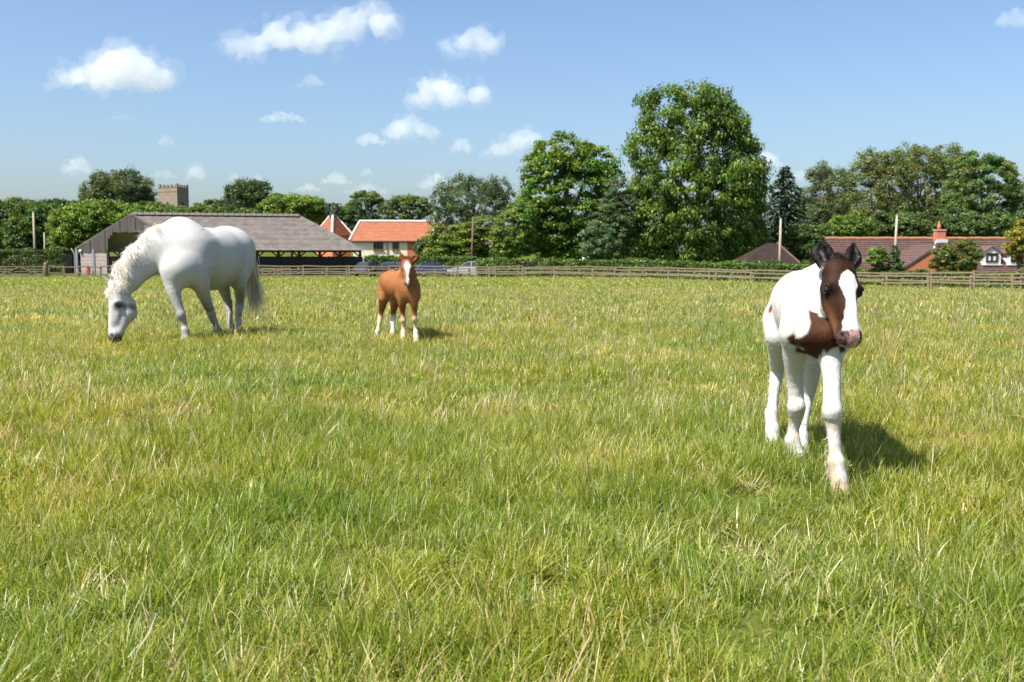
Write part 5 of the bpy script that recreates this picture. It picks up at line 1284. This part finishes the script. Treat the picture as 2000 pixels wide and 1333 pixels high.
# ------------------------------------------------------------------ grass
GRC = bpy.data.collections.new('grass_tufts')
def tuft(nb, rad, h, w, seg, rng, lean=(.1, .55), bend=(.5, 1.6), straw=.1, wind=.25):
    base = rng.normal(size=(nb, 2))*rad*.5; az = rng.uniform(0, 2*math.pi, nb)
    L = rng.uniform(h[0], h[1], nb); th0 = rng.uniform(lean[0]*.2, lean[1], nb); th1 = th0+rng.uniform(bend[0]*.3, bend[1], nb)*rng.random(nb)
    p = np.concatenate([base, np.zeros((nb, 1))-.01], 1); pts = [p]
    for i in range(seg):
        th = th0+(th1-th0)*(i+.5)/seg
        d = np.stack([np.sin(th)*np.cos(az)+wind*.35*(i+1)/seg, np.sin(th)*np.sin(az), np.cos(th)], 1)
        p = p+nrm(d)*(L/seg)[:, None]; pts.append(p)
    pts = np.stack(pts, 1)
    tw = az+math.pi/2+rng.normal(0, .5, nb); sd = np.stack([np.cos(tw), np.sin(tw), np.zeros(nb)], 1)
    prof = np.interp(np.linspace(0, 1, seg+1), [0, .35, .75, 1], [.7, 1, .6, .06])
    wv = (w*rng.uniform(.6, 1.3, nb))[:, None, None]*prof[None, :, None]
    V = np.stack([pts-sd[:, None]*wv/2, pts+sd[:, None]*wv/2], 2).reshape(-1, 3)
    b = (np.arange(nb)[:, None]*2*(seg+1)+2*np.arange(seg)[None]).ravel(); Fq = np.stack([b, b+1, b+3, b+2], 1)
    kinds = np.array([[.20, .265, .026], [.28, .32, .042], [.37, .37, .085], [.12, .20, .024], [.56, .48, .28]])
    k = rng.choice(5, nb, p=[.36*(1-straw), .30*(1-straw), .16*(1-straw), .18*(1-straw), straw])
    c = kinds[k]*rng.uniform(.8, 1.2, (nb, 1))
    c = np.repeat(c, 2*(seg+1), 0).reshape(nb, seg+1, 2, 3)
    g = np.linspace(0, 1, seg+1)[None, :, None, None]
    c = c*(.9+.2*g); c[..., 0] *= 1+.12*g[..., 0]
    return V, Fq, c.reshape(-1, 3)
def stalk(rng, h, n=1):
    """a flowering grass stem with a loose seed head"""
    Vs, Fs, Cs, nb = [], [], [], 0
    for q in range(n):
        az = rng.uniform(0, 6.28); L = rng.uniform(*h); th = rng.uniform(.0, .35); k = 6; p = np.array([*rng.normal(0, .03, 2), 0]); pts = [p]
        for i in range(k):
            t = th+rng.uniform(.1, 1.3)*(i/k)**2; p = p+np.array([math.sin(t)*math.cos(az)+.10*i/k, math.sin(t)*math.sin(az), math.cos(t)])*L/k; pts.append(p)
        pts = np.array(pts); sd = np.array([math.cos(az+1.6), math.sin(az+1.6), 0])
        w = np.interp(np.linspace(0, 1, k+1), [0, .7, .74, .9, 1], [.0028, .0022, .007, .006, .0015])[:, None]
        Vs.append(np.stack([pts-sd*w/2, pts+sd*w/2], 1).reshape(-1, 3)); b = nb+2*np.arange(k); Fs.append(np.stack([b, b+1, b+3, b+2], 1)); nb += 2*(k+1)
        f = np.linspace(0, 1, k+1)[:, None]; cc = np.array([.36, .33, .15])*(1-f)+np.array([.46, .36, .25])*f if rng.random() < .7 else np.array([.30, .22, .17])*np.ones((k+1, 1))
        Cs.append(np.repeat(cc, 2, 0))
    return np.concatenate(Vs), np.concatenate(Fs), np.concatenate(Cs)
VAR = []
def addvar(V, Fq, c):
    o = bpy.data.objects.new('grass_tuft_%03d' % len(VAR), mesh_np('grass_tuft', V, Fq, c)); o.data.materials.append(M['grass']); GRC.objects.link(o); VAR.append(o); return len(VAR)-1
rg = np.random.default_rng(77)
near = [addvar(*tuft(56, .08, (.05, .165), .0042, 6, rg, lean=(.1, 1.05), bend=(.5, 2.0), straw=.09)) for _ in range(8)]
lush = [addvar(*tuft(52, .08, (.09, .22), .0046, 6, rg, lean=(.1, .7), straw=.02, wind=.35)) for _ in range(4)]
dead = [addvar(*tuft(26, .09, (.06, .16), .0050, 5, rg, lean=(.5, 1.3), straw=.8)) for _ in range(3)]
midt = [addvar(*tuft(60, .14, (.04, .14), .0065, 4, rg, lean=(.1, 1.0), straw=.16)) for _ in range(6)]
fart = [addvar(*tuft(70, .30, (.05, .15), .014, 3, rg, lean=(.1, .8), straw=.26)) for _ in range(5)]
vfar = [addvar(*tuft(90, .65, (.05, .12), .03, 2, rg, lean=(.1, .8), straw=.2)) for _ in range(4)]
low = [addvar(*tuft(60, .11, (.03, .085), .0055, 3, rg, lean=(.2, 1.2), straw=.16)) for _ in range(4)]
stk = [addvar(*stalk(rg, (.2, .36), 1)) for _ in range(6)]
stkm = [addvar(*stalk(rg, (.22, .38), 5)) for _ in range(4)]
pts = []; rots = []; scl = []; idx = []
def scatter(y0, y1, dens, vs, smin, smax, half=.70, pad=1.4, keep=None, hpow=1.0, lean=.12):
    n = int(dens*((y1-y0)*2*(half*(y0+y1)/2+pad)))
    y = np.sqrt(rg.uniform(y0**2, y1**2, n)); x = rg.uniform(-1, 1, n)*(half*y+pad)
    if keep is not None: k = keep(x, y) > rg.random(n); x, y = x[k], y[k]
    n = len(x); z = ground(x, y); q = np.stack([x, y, 0*x], 1)
    clump = fbm(q*1.6, 3); big = fbm(q*.33+40, 2)
    s = rg.uniform(smin, smax, n)*(.62+.85*np.clip(clump, .1, .9)**hpow)*(.85+.3*big)
    pts.append(np.stack([x, y, z], 1)); rots.append(np.stack([rg.normal(0, lean, n), rg.normal(0, lean, n), rg.uniform(0, 6.283, n)], 1)); scl.append(s); idx.append(rg.choice(vs, n))
N2 = lambda x, y, f, o: fbm(np.stack([x*f+o, y*f, 0*x], 1), 3)
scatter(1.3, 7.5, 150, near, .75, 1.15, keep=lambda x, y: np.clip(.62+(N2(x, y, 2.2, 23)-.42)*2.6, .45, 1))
scatter(1.3, 7.5, 60, lush, .6, 1.1, keep=lambda x, y: np.clip((N2(x, y, 1.1, 9)-.52)/.1, 0, 1))
scatter(1.2, 9, 75, low, .8, 1.3)
scatter(1.3, 9, 42, dead, .8, 1.3, keep=lambda x, y: np.clip((N2(x, y, 1.5, 60)-.50)/.1, 0, 1))
scatter(7.5, 17, 85, midt, .8, 1.2)
scatter(7.5, 17, 16, dead, 1, 1.6, keep=lambda x, y: np.clip((N2(x, y, .8, 60)-.50)/.1, 0, 1))
scatter(17, 42, 24, fart, .85, 1.25)
scatter(42, 92, 7, vfar, .8, 1.15, half=.70)
scatter(1.5, 8, 9, stk, .7, 1.1, lean=.3)
scatter(6, 20, 7, stkm, .7, 1.05); scatter(20, 40, 3.0, stkm, .8, 1.05)
# a taller tussock close by at the lower left
n = 90; x = rg.normal(-1.32, .22, n); y = rg.normal(2.35, .22, n)
pts.append(np.stack([x, y, ground(x, y)], 1)); rots.append(np.stack([rg.normal(0, .1, n), rg.normal(.35, .12, n), rg.normal(0, .5, n)], 1)); scl.append(rg.uniform(.9, 1.35, n)); idx.append(rg.choice(lush, n))
pts = np.concatenate(pts).astype(np.float32); rots = np.concatenate(rots).astype(np.float32); scl = np.concatenate(scl).astype(np.float32); idx = np.concatenate(idx).astype(np.int32)
gm = bpy.data.meshes.new('grass'); gm.vertices.add(len(pts)); gm.vertices.foreach_set('co', pts.ravel())
for nm, ty, arr, key in (('rot', 'FLOAT_VECTOR', rots, 'vector'), ('scl', 'FLOAT', scl, 'value'), ('idx', 'INT', idx, 'value')):
    gm.attributes.new(nm, ty, 'POINT').data.foreach_set(key, arr.ravel())
gm.update()
go = link('grass', gm, M['grass']); tag(go, kind='stuff')
ng = bpy.data.node_groups.new('grass_scatter', 'GeometryNodeTree')
ng.interface.new_socket('Geometry', in_out='INPUT', socket_type='NodeSocketGeometry'); ng.interface.new_socket('Geometry', in_out='OUTPUT', socket_type='NodeSocketGeometry')
N = ng.nodes.new; gi = N('NodeGroupInput'); gq = N('NodeGroupOutput'); ci = N('GeometryNodeCollectionInfo'); ci.inputs['Collection'].default_value = GRC
ci.inputs['Separate Children'].default_value = True; ci.inputs['Reset Children'].default_value = True
ip = N('GeometryNodeInstanceOnPoints'); ip.inputs['Pick Instance'].default_value = True
def att(nm, ty):
    a = N('GeometryNodeInputNamedAttribute'); a.data_type = ty; a.inputs['Name'].default_value = nm; return next(o for o in a.outputs if o.enabled and o.name == 'Attribute')
er = N('FunctionNodeEulerToRotation')
ng.links.new(gi.outputs[0], ip.inputs['Points']); ng.links.new(ci.outputs[0], ip.inputs['Instance']); ng.links.new(att('idx', 'INT'), ip.inputs['Instance Index'])
ng.links.new(att('rot', 'FLOAT_VECTOR'), er.inputs[0]); ng.links.new(er.outputs[0], ip.inputs['Rotation']); ng.links.new(att('scl', 'FLOAT'), ip.inputs['Scale']); ng.links.new(ip.outputs[0], gq.inputs[0])
md = go.modifiers.new('scatter', 'NODES'); md.node_group = ng
